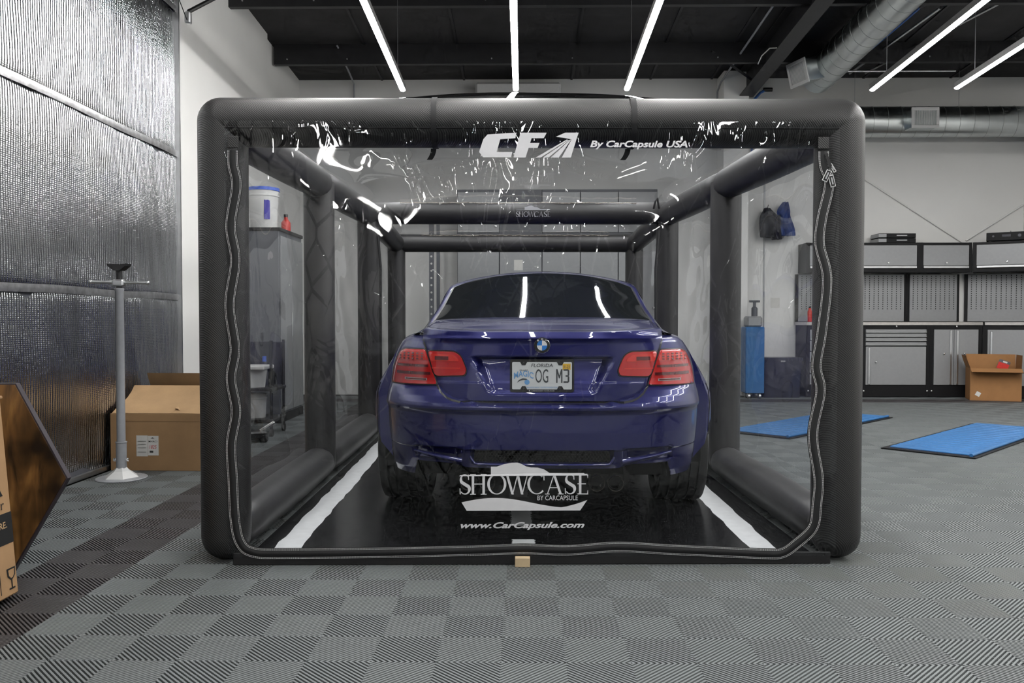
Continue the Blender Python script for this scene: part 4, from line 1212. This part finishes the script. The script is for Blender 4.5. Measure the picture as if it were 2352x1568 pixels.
MB().lathe([(.028, -.06), (.03, 0), (.028, .06)], 10, (.20, -.05, .21), 'x').build('pipe_valve', 'black', dr)
cb = thing('hanging_cable', 'short white cable drooping from the black rafter', 'cable', (2.90, 9.6, 4.16))
MB().tube([(0.01, 0, -.005), (-.05, .12, .03), (-.09, .3, -.0), (-.10, .42, -.06)], .007, 6).build('cable_run', 'paper', cb, 60)
for (a, c2, lb) in (((4.6, 3.09), (6.093, 2.127), 'thin grey bracing rod on the back wall sloping down towards the corner cabinets'), ((6.153, 2.145), (6.93, 2.638), 'thin grey bracing rod rising to the far right corner of the back wall')):
    pipe_thing('bracing_rod', lb, 'rod', [(a[0], 11.632, a[1]), (c2[0], 11.632, c2[1])], .012, 'wall')

# ------------------------------------------------------------------ workshop cabinets along the back wall
CF = 11.19                                    # front of the lower cabinets
def knob(parent, x, y, z): MB().lathe([(.0, -.02), (.011, -.018), (.012, -.004), (.008, 0)], 10, (x, y, z), 'y').build('knob', 'chrome', parent, 40)
def lower(label, x0, x1, kind):
    w_ = x1 - x0; t_ = thing('base_cabinet', label, 'cabinet', (x0 + w_ / 2, CF, 0), 0, 'base cabinets on the back wall')
    bd = MB(); bd.box((0, .225, .49), (w_, .41, .96), ch=.003)
    for q in (-1, 1): bd.box((q * (w_ / 2 - .025), .012, .49), (.05, .03, .96), ch=.002)
    bd.box((0, .0135, .94), (w_ - .002, .03, .06)); bd.box((0, .0135, .085), (w_ - .002, .03, .15))
    bd.build('body', 'cab_black', t_)
    for x in (-w_ / 2 + .03, w_ / 2 - .03): MB().lathe([(0, -.008), (.012, -.006), (.012, 0)], 8, (x, -.003, .085), 'y').build('foot_bolt', 'chrome', t_)
    iw = w_ - .10
    def drawer(z0, z1):
        d = MB().box((0, -.004, (z0 + z1) / 2), (iw, .02, z1 - z0 - .008), ch=.003).build('drawer', 'cab_grey', t_)
        MB().box((0, -.020, z0 + .018), (iw, .012, .014), ch=.004).build('pull_rail', 'alu', d)
    def door(xa, xb, z0, z1, side):
        d = MB().box(((xa + xb) / 2, -.004, (z0 + z1) / 2), (xb - xa - .006, .02, z1 - z0 - .006), ch=.003).build('door', 'cab_grey', t_)
        xe = xa + .045 if side < 0 else xb - .045
        MB().box((xe, -.018, (z0 + z1) / 2), (.03, .012, z1 - z0 - .02), ch=.005).build('grip_rail', 'alu', d)
        knob(d, xe - side * .09, -.014, (z0 + z1) / 2 + .05)
    if kind == 'drawers':
        for k in range(4): drawer(.69 + .057 * k, .69 + .057 * (k + 1))
        door(-iw / 2, iw / 2, .165, .685, -1)
    elif kind == 'five':
        for k in range(5): drawer(.165 + .15 * k, .165 + .15 * (k + 1))
    elif kind == 'two':
        door(-iw / 2, -.03, .165, .915, 1); door(-.03, iw / 2, .165, .915, -1)
    knob(t_, 0, -.004, .955)
    return t_
lower('five-drawer silver cabinet half hidden behind the right side of the clear capsule', 3.80, 4.545, 'five')
lower('silver cabinet with four shallow drawers above one door', 4.545, 5.455, 'drawers')
lower('silver cabinet with two tall doors, beside the open carton', 5.455, 6.15, 'two')
ca = thing('base_cabinet', 'angled silver corner cabinet behind the open cardboard carton', 'cabinet', (6.15, 11.19, 0), -math.radians(28), 'base cabinets on the back wall')
MB().box((.36, .22, .49), (.71, .40, .96), ch=.003).build('body', 'cab_black', ca)
dd = MB().box((.34, .01, .54), (.55, .02, .74), ch=.003).build('door', 'cab_grey', ca)
MB().box((.11, -.006, .54), (.03, .012, .70), ch=.005).build('grip_rail', 'alu', dd)
wt = MB().box((4.975, 11.41, .992), (2.36, .47, .044), ch=.004).build('worktop', 'worktop')
tag(wt, 'long steel worktop on the base cabinets along the back wall', 'worktop')
wt2 = MB().box((.375, .21, .992), (.72, .44, .044), ch=.004).build('worktop', 'worktop', None, None, (6.165, 11.19, 0), -math.radians(28))
tag(wt2, 'short angled steel worktop on the corner cabinet', 'worktop')
# peg panels
def peg(label, x0, x1, loc, rz):
    t_ = thing('peg_panel', label, 'panel', loc, rz, 'perforated panels above the worktop')
    w_ = x1 - x0
    MB().box((x0 + w_ / 2, .012, .33), (w_ + .028, .02, .66)).build('frame', 'cab_black', t_)
    MB().box((x0 + w_ / 2, -.004, .33), (w_ - .05, .02, .65), ch=.002).build('steel_sheet', 'cab_grey', t_)
    h = MB()
    nx = max(3, int((w_ - .12) / .056))
    for i in range(nx):
        for j in range(16):
            h.box((x0 + .07 + (w_ - .14) * i / (nx - 1), -.0142, .18 + .030 * j), (.011, .002, .017))
    tag(h.build('peg_holes', 'hole', t_), kind='stuff')
PB = 11.60
peg('perforated steel panel nearest the capsule above the worktop', 0, .82, (4.49, PB, 1.016), 0)
peg('middle perforated steel panel above the worktop', 0, .70, (5.34, PB, 1.016), 0)
peg('perforated steel panel in the corner above the angled worktop', 0, .80, (6.14, PB, 1.016), -math.radians(20))
for (x0, x1, lb) in ((3.80, 4.44, 'perforated steel panel mostly hidden behind the capsule edge'),): peg(lb, 0, x1 - x0, (x0, PB, 1.016), 0)
# wall cabinets
def upper(label, w_, loc, rz):
    t_ = thing('wall_cabinet', label, 'cabinet', loc, rz, 'wall cabinets above the worktop')
    bd = MB(); bd.box((w_ / 2, .175, .20), (w_, .31, .40), ch=.003)
    for x in (.022, w_ - .022): bd.box((x, .008, .20), (.044, .03, .40))
    bd.box((w_ / 2, .0095, .3815), (w_ - .002, .03, .034)); bd.box((w_ / 2, .0095, .0235), (w_ - .002, .03, .045))
    bd.build('body', 'cab_black', t_)
    d = MB().box((w_ / 2, -.004, .225), (w_ - .09, .02, .275), ch=.003).build('door', 'cab_grey', t_)
    MB().box((w_ / 2, -.016, .068), (w_ - .09, .022, .035), ch=.006).build('pull_rail', 'alu', d)
    knob(d, w_ / 2, -.014, .125)
    return t_
upper('silver flip-front wall cabinet beside the capsule, two flat black boxes on top', .86, (4.50, 11.30, 1.687), 0)
upper('silver flip-front wall cabinet in the middle of the row', .70, (5.36, 11.30, 1.687), 0)
upper('angled silver flip-front wall cabinet in the corner, receiver on top', .80, (6.065, 11.29, 1.687), -math.radians(30))
upper('silver wall cabinet hidden behind the capsule edge', .66, (3.83, 11.30, 1.687), 0)
# flat boxes and receiver on top
for k, lb in enumerate(('flat black case with white lettering, lower of two on the wall cabinet', 'flat black case with white lettering, upper of two on the wall cabinet')):
    t_ = thing('flat_case', lb, 'case', (5.06, 11.44, 2.0875 + .064 * k), 0, 'two flat cases on the wall cabinet')
    MB().box((0, 0, .031), (.50, .26, .061), ch=.004).build('case_shell', 'cab_black', t_)
    MB().box((-.20, 0, .031), (.11, .262, .05), ch=.003).build('side_sleeve', 'cab_grey', t_)
    MB().box((.06, -.131, .033), (.14, .003, .012)).build('case_lettering', 'print', t_)
rc = thing('av_receiver', 'black receiver with display and dial on the corner wall cabinet', 'receiver', (6.47, 11.22, 2.0875), -math.radians(30))
MB().box((0, 0, .065), (.46, .26, .11), ch=.006).build('case', 'cab_black', rc)
MB().box((0, -.131, .075), (.10, .004, .03)).build('display', 'navy', rc)
MB().lathe([(0, -.018), (.020, -.018), (.022, 0)], 16, (.15, -.13, .07), 'y').build('dial', 'cab_dark', rc, 40)
MB().lathe([(0, -.012), (.012, -.012), (.013, 0)], 12, (-.15, -.13, .07), 'y').build('dial', 'cab_dark', rc, 40)
for x in (-.19, .19): MB().box((x, 0, .005), (.03, .2, .01)).build('foot', 'black', rc)
MB().tube([(.05, .05, .12), (.05, .05, .15)], .008, 6).build('aerial', 'cab_grey', rc)
sp = thing('spray_bottle', 'red spray can on the worktop beside the capsule edge', 'can', (3.92, 11.4, 1.0145))
MB().lathe([(0, 0), (.03, 0), (.03, .14), (.018, .17), (.018, .19), (0, .19)], 14).build('can_body', 'red', sp, 40)
MB().lathe([(0, .19), (.016, .19), (.014, .21), (0, .21)], 12).build('spray_cap', 'black', sp, 40)
pl_ = thing('desk_plant', 'small dark object with leafy top on the worktop at the capsule edge', 'plant', (4.47, 11.42, 1.0145))
MB().lathe([(0, 0), (.04, 0), (.05, .07), (0, .07)], 12).build('pot', 'black', pl_, 40)
lf = MB(); rr3 = random.Random(2)
for k in range(16):
    a = rr3.uniform(0, 6.28); h_ = rr3.uniform(.09, .17); q = rr3.uniform(.02, .05)
    lf.tube([(0, 0, .06), (q * math.cos(a), q * math.sin(a), h_)], .006, 4, True, [.003, .010])
lf.build('foliage', 'dark_cloth', pl_)

# flush scissor-lift platforms, turned 45 degrees
def platform(label, loc):
    t_ = thing('lift_platform', label, 'lift platform', loc, -math.radians(45), 'pair of flush lift platforms')
    # local x across (0.64), local y along (2.2)
    MB().box((0, 1.1, .006), (.70, 2.26, .010), ch=.002).build('border_frame', 'cab_black', t_)
    MB().box((0, 1.1, .009), (.62, 2.18, .012), ch=.002).build('deck', 'navy', t_)
    me_ = MB().box((0, 0, 0), (.60, .105, .014), ch=.005).mesh('deck_rib', 'blue_metal')
    for k in range(17): inst('deck_rib', me_, t_, (0, .075 + .128 * k, .018))
    MB().tube([(.31, .0, .02), (.31, 2.2, .02)], .014, 8).build('edge_bar', 'blue_metal', t_, 50)
platform('blue ribbed lift platform in the floor nearest the camera, right of the capsule', (3.165, 6.50, 0))
platform('blue ribbed lift platform in the floor partly behind the right side of the capsule', (2.10, 7.50, 0))

# ------------------------------------------------------------------ cartons
def carton(name, label, loc, rz, w_, d_, h_, mat, mat_in, flaps):
    t_ = thing(name, label, 'box', loc, rz)
    th = .006
    for nm, c, dm in (('side_wall', (0, -d_ / 2, h_ / 2), (w_, th, h_)), ('side_wall', (0, d_ / 2, h_ / 2), (w_, th, h_)), ('side_wall', (-w_ / 2, 0, h_ / 2), (th, d_, h_)), ('side_wall', (w_ / 2, 0, h_ / 2), (th, d_, h_)), ('bottom', (0, 0, .004), (w_, d_, th))):
        MB().box(c, dm, ch=.002).build(nm, mat, t_)
    for side, L, ang, q in flaps:     # flap hinged on an upper edge; ang from vertical up (0) outward
        f = MB(); a = math.radians(ang)
        n = 6; R = []
        for i in range(n + 1):
            s_ = L * i / n; bend = a * (1 + .10 * math.sin(PI * i / n))
            o_, z = s_ * math.sin(bend), h_ + s_ * math.cos(bend)
            if side == 'front': R.append([(-w_ / 2 * q, -d_ / 2 - o_, z), (w_ / 2 * q, -d_ / 2 - o_, z)])
            if side == 'back': R.append([(w_ / 2 * q, d_ / 2 + o_, z), (-w_ / 2 * q, d_ / 2 + o_, z)])
            if side == 'left': R.append([(-w_ / 2 - o_, d_ / 2 * q, z), (-w_ / 2 - o_, -d_ / 2 * q, z)])
            if side == 'right': R.append([(w_ / 2 + o_, -d_ / 2 * q, z), (w_ / 2 + o_, d_ / 2 * q, z)])
        f.rows(R); top = [[(p[0], p[1], p[2] + .004) for p in r_] for r_ in R]; f.rows([r_[::-1] for r_ in top])
        f.build('flap', mat_in, t_, 60)
    return t_
bx1 = carton('cardboard_box', 'large worn brown carton against the foil wall, top flaps half open', (-2.53, 6.02, 0), -math.radians(2), .66, .68, .395, 'card', 'card_in', [('front', .36, -62, .97), ('back', .30, -35, .97), ('right', .22, -80, .9)])
def on_box1(x0, z0): return lambda u, v, d: (x0 + u, -.345 - d, z0 + v)
MB().prism([(-.145, .10), (-.065, .10), (-.065, .245), (-.145, .245)], lambda u, v, d: (u, -.344 - d, v), 0, .001).build('paper_label', 'paper', bx1)
MB().prism([(-.063, .107), (.012, .107), (.012, .243), (-.063, .243)], lambda u, v, d: (u, -.344 - d, v), 0, .001).build('paper_label', 'paper', bx1)
text_mb('MHACI', .06, .012, on_box1(-.058, .198), bold=.01).build('label_lettering', 'ink', bx1)
text_mb('1825', .05, .026, on_box1(-.052, .152), shear=.2).build('label_lettering', 'ink_red', bx1)
for k in range(9): MB().box((-.050 + .003 * k, -.3465, .133), (.0012 + .001 * (k % 2), .001, .014)).build('label_barcode', 'ink', bx1)
for z in (.16, .185, .13, .205): MB().box((-.105, -.3465, z), (.06, .001, .002)).build('label_line', 'ink', bx1)
MB().prism([(-.045, .225), (-.03, .232), (-.015, .225)], lambda u, v, d: (u, -.3455 - d, v), 0, .001).build('label_emblem', 'ink', bx1)
MB().box((0, -.3445, .37), (.62, .002, .05)).build('packing_tape', 'card', bx1)
bx2 = carton('cardboard_box', 'open orange-brown carton in front of the corner cabinet', (6.12, 10.86, 0), -math.radians(19), .58, .34, .415, 'card_o', 'card_o', [('front', .16, 105, 1.0), ('back', .17, 4, 1.0), ('left', .17, 18, .98), ('right', .17, 2, .98)])
MB().box((-.20, -.1735, .085), (.055, .002, .055), Matrix.Rotation(.5, 3, 'Y')).build('paper_label', 'paper', bx2)
rb = thing('small_carton', 'small red and dark packet sticking out of the open carton', 'packet', (6.24, 10.84, .41), -math.radians(30))
Rr = Matrix.Rotation(.35, 3, 'Y')
MB().box((0, 0, .045), (.13, .07, .12), Rr, ch=.003).build('packet_body', 'cab_dark', rb)
MB().box((-.005, -.036, .03), (.125, .004, .085), Rr).build('packet_front', 'red', rb)
MB().box((.02, -.039, .085), (.05, .002, .02), Rr).build('packet_patch', 'paper', rb)

# speaker carton at the left edge of the view
bx3 = thing('cardboard_box', 'tall brown carton with black lettering at the left edge of the picture', 'box', (-2.122, 2.70, 0), 0)
lean = Matrix.Rotation(-math.radians(4.5), 3, 'Y')
def lp3(p): return lean @ Vector(p)
def b3(c, d, name, mat, ch=.0): 
    m_ = MB(); m_.box(lean @ Vector(c), d, lean, ch=ch); return m_.build(name, mat, bx3)
b3((0.0, 0, .37), (.43, .75, .735), 'carton_body', 'card', .006)
b3((0.0, 0, .742), (.44, .76, .012), 'carton_lid', 'card', .003)
FX = .2152
b3((FX, .0, .255), (.0012, .742, .115), 'printed_band', 'ink')
def on_b3(y0, z0): return lambda u, v, d: tuple(lp3((FX + .001 + d, y0 + u, z0 + v)))
text_mb('A', .076, .060, on_b3(.254, .378), bold=.03).build('carton_lettering', 'ink', bx3)
text_mb('oofer', .12, .036, on_b3(.212, .328)).build('carton_lettering', 'ink', bx3)
text_mb('HERE.', .088, .024, on_b3(.250, .258), bold=.012).build('carton_lettering', 'card_in', bx3)
text_mb('ry', .026, .016, on_b3(.262, .226)).build('carton_lettering', 'card_in', bx3)
gl = MB(); fg = on_b3(.312, .022)
for p in ([(.0, .085), (.05, .085), (.047, .055), (.032, .042), (.018, .042), (.003, .055)], [(.022, .012), (.028, .012), (.028, .044), (.022, .044)], [(.008, .006), (.042, .006), (.042, .012), (.008, .012)]): gl.prism(p, fg, 0, .0006)
gl.build('fragile_mark', 'ink', bx3)
gi = MB(); gi.prism([(.008, .079), (.042, .079), (.040, .058), (.030, .048), (.020, .048), (.010, .058)], on_b3(.312, .022), .0008, .0012); gi.build('fragile_mark_inside', 'card', bx3)
b3((FX + .0005, .272, .06), (.001, .003, .075), 'printed_rule', 'ink')
# burnt wooden hexagon behind it
hx_ = thing('wooden_hexagon', 'scorched wooden hexagon panel standing behind the tall carton', 'panel', (-2.34, 3.36, .0))
HR = .452
hexp = [(HR * math.cos(PI / 3 * k), .392 + HR * math.sin(PI / 3 * k)) for k in range(6)]
MB().prism(hexp, lambda u, v, d: (u, d + (v) * .06, v), 0, .028).build('panel_core', 'burnt_edge', hx_)
hexf = [(x * .985, .392 + (z - .392) * .985) for x, z in hexp]
MB().prism(hexf, lambda u, v, d: (u, d + v * .06, v), -.003, .0).build('panel_face', 'burnt', hx_)

# ------------------------------------------------------------------ under-hoist stand
sd_ = thing('support_stand', 'tall grey under-hoist support stand with crossbar and black saddle', 'stand', (-2.655, 5.40, 0))
MB().lathe([(0, .0), (.158, .0), (.160, .004), (.155, .009), (.05, .014), (0, .014)], 40).build('base_plate', 'greypaint', sd_, 40)
ft = MB(); ft.lathe([(.115, .010), (.105, .018), (.055, .052), (.040, .068), (.034, .075)], 6); ft.build('pressed_foot', 'white', sd_)
MB().lathe([(.033, .06), (.033, .235), (.036, .238), (.036, .244), (.030, .246)], 24).build('lower_sleeve', 'greypaint', sd_, 40)
for a in (-.04, .04): MB().lathe([(0, -.012), (.012, -.01), (.012, .012), (0, .012)], 6, (a, 0, .125), 'x').build('bolt', 'chrome', sd_)
MB().lathe([(.027, .24), (.027, 1.235), (.030, 1.24), (.030, 1.252), (.024, 1.254)], 24).build('post', 'greypaint', sd_, 40)
MB().box((0, 0, 1.288), (.075, .06, .046), ch=.01).build('collar', 'alu', sd_)
MB().tube([(-.185, 0, 1.296), (-.10, 0, 1.294), (0, 0, 1.292), (.10, 0, 1.290), (.185, 0, 1.288)], .012, 12, True, [.011, .009, .016, .009, .011]).build('crossbar', 'alu', sd_, 40)
for x, z in ((-.188, 1.296), (.188, 1.288)): MB().lathe([(0, -.012), (.011, -.010), (.015, 0), (.011, .010), (0, .012)], 12, (x, 0, z), 'x').build('bar_knob', 'alu', sd_, 60)
MB().lathe([(.019, 1.25), (.019, 1.39)], 14).build('screw', 'black', sd_, 40)
sdl = MB(); sdl.prism([(-.058, .0), (-.02, -.03), (.02, -.03), (.058, .0), (.062, .016), (.05, .012), (-.05, .012), (-.062, .016)], lambda u, v, d: (u, d, 1.398 + v), -.04, .04); sdl.build('saddle', 'black', sd_)

# ------------------------------------------------------------------ things seen through the clear sides
lk = thing('tall_cabinet', 'tall graphite cabinet on the left wall with pale doors, seen through the capsule', 'cabinet', (-2.77, 8.3, 0))
MB().box((0, .42, .985), (.62, .84, 1.97), ch=.006).build('body', 'cab_dark', lk)
MB().box((.005, .42, 1.955), (.64, .86, .035), ch=.004).build('top_trim', 'cab_black', lk)
for y in (.22, .63):
    d = MB().box((.318, y, 1.0), (.016, .39, 1.78), ch=.003).build('door', 'cab_grey', lk)
    MB().box((.330, y + .16, 1.0), (.014, .02, .25), ch=.003).build('handle', 'chrome', d)
MB().box((.0, .42, .045), (.63, .85, .09)).build('plinth', 'cab_black', lk)
def bucket(label, loc, r, h_, lid, mark=None, scale=1.0):
    t_ = thing('bucket', label, 'bucket', loc)
    MB().lathe([(0, 0), (r * .88, 0), (r * .9, .01), (r, h_ * .82), (r * 1.05, h_ * .83), (r * 1.05, h_ * .86), (r, h_ * .87), (r * 1.02, h_)], 28).build('pail', 'white', t_, 40)
    MB().lathe([(r * 1.0, h_ * .965), (r * 1.07, h_ * .965), (r * 1.08, h_ * 1.04), (r * .95, h_ * 1.05), (0, h_ * 1.04)], 28).build('lid', lid, t_, 40)
    if mark:
        m_ = MB(); m_.grid(lambda u, v: (math.cos(lerp(-1.25, -.85, u)) * r * .985, math.sin(lerp(-1.25, -.85, u)) * r * .985, h_ * lerp(.25, .72, v) ), 6, 6); m_.build('printed_mark', mark, t_)
    return t_
bucket('white bucket with blue lid and violet print on the tall cabinet', (-2.71, 8.62, 1.974), .15, .42, 'blue_lid', 'purple')
rj = thing('red_bottle', 'small red bottle beside the bucket on the tall cabinet', 'bottle', (-2.555, 8.88, 1.974))
MB().lathe([(0, 0), (.05, 0), (.05, .11), (.03, .14), (.02, .15), (.02, .17), (0, .17)], 16).build('bottle_body', 'red', rj, 40)
MB().lathe([(0, .17), (.022, .17), (.022, .2), (0, .2)], 12).build('cap', 'black', rj, 40)
ct = thing('rolling_cart', 'dark rolling cart in front of the tall cabinet, seen through the capsule', 'cart', (-2.52, 7.55, 0))
for z in (.14, .42): MB().box((0, 0, z), (.56, .42, .03), ch=.006).build('shelf', 'black', ct)
for x in (-.26, .26):
    for y in (-.19, .19):
        MB().tube([(x, y, .06), (x, y, .86)], .014, 8).build('post', 'black', ct)
        MB().lathe([(0, -.012), (.034, -.012), (.034, .012), (0, .012)], 14, (x, y, .034), 'x').build('caster', 'rubber', ct)
MB().box((0, .20, .64), (.54, .012, .40)).build('back_panel', 'navy', ct)
tb = thing('storage_tub', 'white tub with a broad lid on the dark rolling cart', 'tub', (-2.48, 7.47, .4355))
MB().lathe([(0, 0), (.13, 0), (.15, .16), (0, .16)], 4).build('tub_body', 'white', tb)
MB().box((0, 0, .18), (.34, .30, .035), ch=.008).build('lid', 'white', tb)
for x, lb in ((-.22, 'blue cap bottle on the left of the white tub on the cart'), (.10, 'blue spray bottle standing behind the white tub on the cart')):
    q = thing('bottle', lb, 'bottle', (-2.52 + x, 7.68, .4355), 0, 'bottles on the rolling cart')
    MB().lathe([(0, 0), (.036, 0), (.036, .16), (.018, .20), (.018, .22), (0, .22)], 14).build('bottle_body', 'navy', q, 40)
    MB().lathe([(0, .22), (.02, .22), (.018, .27), (0, .27)], 12).build('cap', 'blue_lid', q, 40)
bucket('white bucket on the bottom shelf of the dark rolling cart', (-2.44, 7.50, .1555), .09, .21, 'white')
jk = thing('trolley_jack', 'low dark trolley jack with a bright handle end on the floor by the cart', 'jack', (-2.35, 7.0, 0), .5)
MB().box((0, 0, .06), (.30, .14, .07), ch=.015).build('chassis', 'black', jk)
for x in (-.12, .12):
    for y in (-.075, .075): MB().lathe([(0, -.012), (.032, -.012), (.032, .012), (0, .012)], 12, (x, y, .033), 'y').build('wheel', 'rubber', jk)
MB().tube([(.1, 0, .09), (.22, 0, .16)], .016, 8).build('handle_socket', 'chrome', jk)

# back wall behind the car: lockers with an open dark bay, steel post
def locker(label, x0, x1, mat):
    t_ = thing('locker', label, 'locker', ((x0 + x1) / 2, 11.2, 0), 0, 'tall lockers behind the car')
    w_ = x1 - x0
    MB().box((0, .22, 1.4), (w_, .42, 2.8), ch=.004).build('body', 'cab_dark', t_)
    if mat:
        for z0, z1, h_ in ((.08, 2.16, 1.2), (2.22, 2.76, 2.30)):
            d = MB().box((0, -.002, (z0 + z1) / 2), (w_ - .012, .02, z1 - z0), ch=.003).build('door', mat, t_)
            for x in (-w_ / 2 + .05, w_ / 2 - .05): MB().lathe([(0, -.02), (.016, -.018), (.016, 0)], 10, (x, -.01, h_), 'y').build('lock', 'chrome', d)
    else:
        for z in (.5, 1.0, 1.5, 2.0): MB().box((0, -.004, z), (w_ - .02, .03, .02)).build('shelf_edge', 'cab_grey', t_)
        d = MB().box((0, -.002, 1.1), (w_ - .012, .02, 2.0), ch=.003).build('door', 'cab_grey', t_)
        MB().box((-.03, -.014, 1.78), (.12, .003, .14)).build('notice', 'paper', d)
locker('pale locker left of the dark-topped one behind the car roof', -.90, -.33, 'cab_grey')
locker('locker with dark upper bay and small notice behind the car roof', -.33, .246, None)
locker('pale locker right of the dark-topped one behind the car roof', .246, .762, 'cab_grey')
locker('second pale locker right of the dark-topped one behind the car roof', .762, 1.272, 'cab_grey')
locker('pale locker at the right end of the row behind the car', 1.272, 1.80, 'cab_grey')
pp = thing('rack_post', 'dark perforated steel rack post left of the lockers behind the car', 'post', (-1.18, 10.95, 0))
MB().box((-.04, 0, 1.15), (.06, .04, 2.3)).build('upright', 'cab_dark', pp)
MB().box((.045, .03, 1.15), (.04, .04, 2.3)).build('rear_flange', 'cab_dark', pp)
for k in range(18): MB().lathe([(0, -.003), (.014, -.003), (.014, 0)], 8, (-.04, -.02, .55 + .095 * k), 'y').build('post_hole', 'paper', pp)
MB().box((0, .02, .01), (.16, .14, .02)).build('foot_plate', 'cab_dark', pp)

# right of the car: blue power unit, navy bin, hanging work clothes, notice
pu = thing('power_unit', 'tall blue lift power cabinet on casters with grey pump on top', 'machine', (3.055, 10.98, 0))
MB().box((0, .10, .51), (.25, .24, .88), ch=.01).build('cabinet', 'blue_metal', pu)
MB().box((0, .10, 1.02), (.20, .2, .14), ch=.02).build('tank', 'cab_grey', pu)
MB().lathe([(.04, 1.09), (.04, 1.2), (.02, 1.22), (.02, 1.28)], 14, (.02, .1, 0)).build('pump', 'cab_dark', pu, 40)
MB().tube([(-.05, .1, 1.29), (.09, .1, 1.29)], .015, 8).build('lever', 'cab_dark', pu)
for x in (-.07, .07):
    for y in (.02, .18): MB().lathe([(0, -.014), (.034, -.014), (.034, .014), (0, .014)], 14, (x, y, .034), 'x').build('caster', 'alu', pu)
bn = thing('waste_bin', 'navy plastic bin on the floor beside the blue power cabinet', 'bin', (3.46, 11.25, 0))
def bin_ring(z, s_): return [(s_ * x, s_ * y * .62, z) for x, y in rrect(.52, .52, .05)]
MB().rows([bin_ring(.0, .0), bin_ring(.0, .92), bin_ring(.50, 1.0), bin_ring(.50, 1.06), bin_ring(.535, 1.06), bin_ring(.535, .0)], True).build('bin_body', 'navy', bn, 40)
MB().box((0, -.17, .49), (.06, .012, .02)).build('latch', 'cab_grey', bn)
hc = thing('hanging_overall', 'dark and blue work clothes hung from hooks on the back wall', 'clothes', (3.5, 11.5, 2.2))
def cloth(cx_, w_, z0, z1, mat, ph):
    m_ = MB()
    def cf_(u, v):
        z = lerp(z0, z1, v); ww = w_ * (.75 + .25 * math.sin(PI * (1 - v) * .9)) * (1 if v < .75 else lerp(1, .45, (v - .75) / .25))
        a = 2 * PI * u
        return (cx_ + ww / 2 * math.cos(a) * (1 + .18 * math.sin(11 * z + ph + 2 * a)) + .03 * math.sin(9 * z + ph), .0 + (.05 + .035 * math.sin(5 * a + ph + 9 * z)) * math.sin(a), z)
    m_.grid(cf_, 28, 14, True); return m_.build('garment', mat, hc, 60)
cloth(-.13, .26, -.02, .38, 'dark_cloth', .5); cloth(.11, .22, .0, .46, 'blue_cloth', 2.0); cloth(.0, .16, -.05, .28, 'navy', 4.0)
for x in (-.13, .11): MB().tube([(x, .13, .40), (x, .02, .40), (x, .0, .43)], .006, 6).build('hook', 'chrome', hc)
nt = MB().box((0, 0, 0), (.125, .004, .14)).build('paper_notice', 'paper', None, None, (3.52, 11.646, 1.28))
tag(nt, 'small white paper notice on the back wall above the navy bin', 'notice')
MB().box((3.36, 11.645, 2.0), (.02, .012, 4.0)).build('conduit_strip', 'cab_grey').update_tag()
tag(bpy.data.objects['conduit_strip'], 'thin vertical grey strip on the back wall behind the blue power cabinet', 'strip')
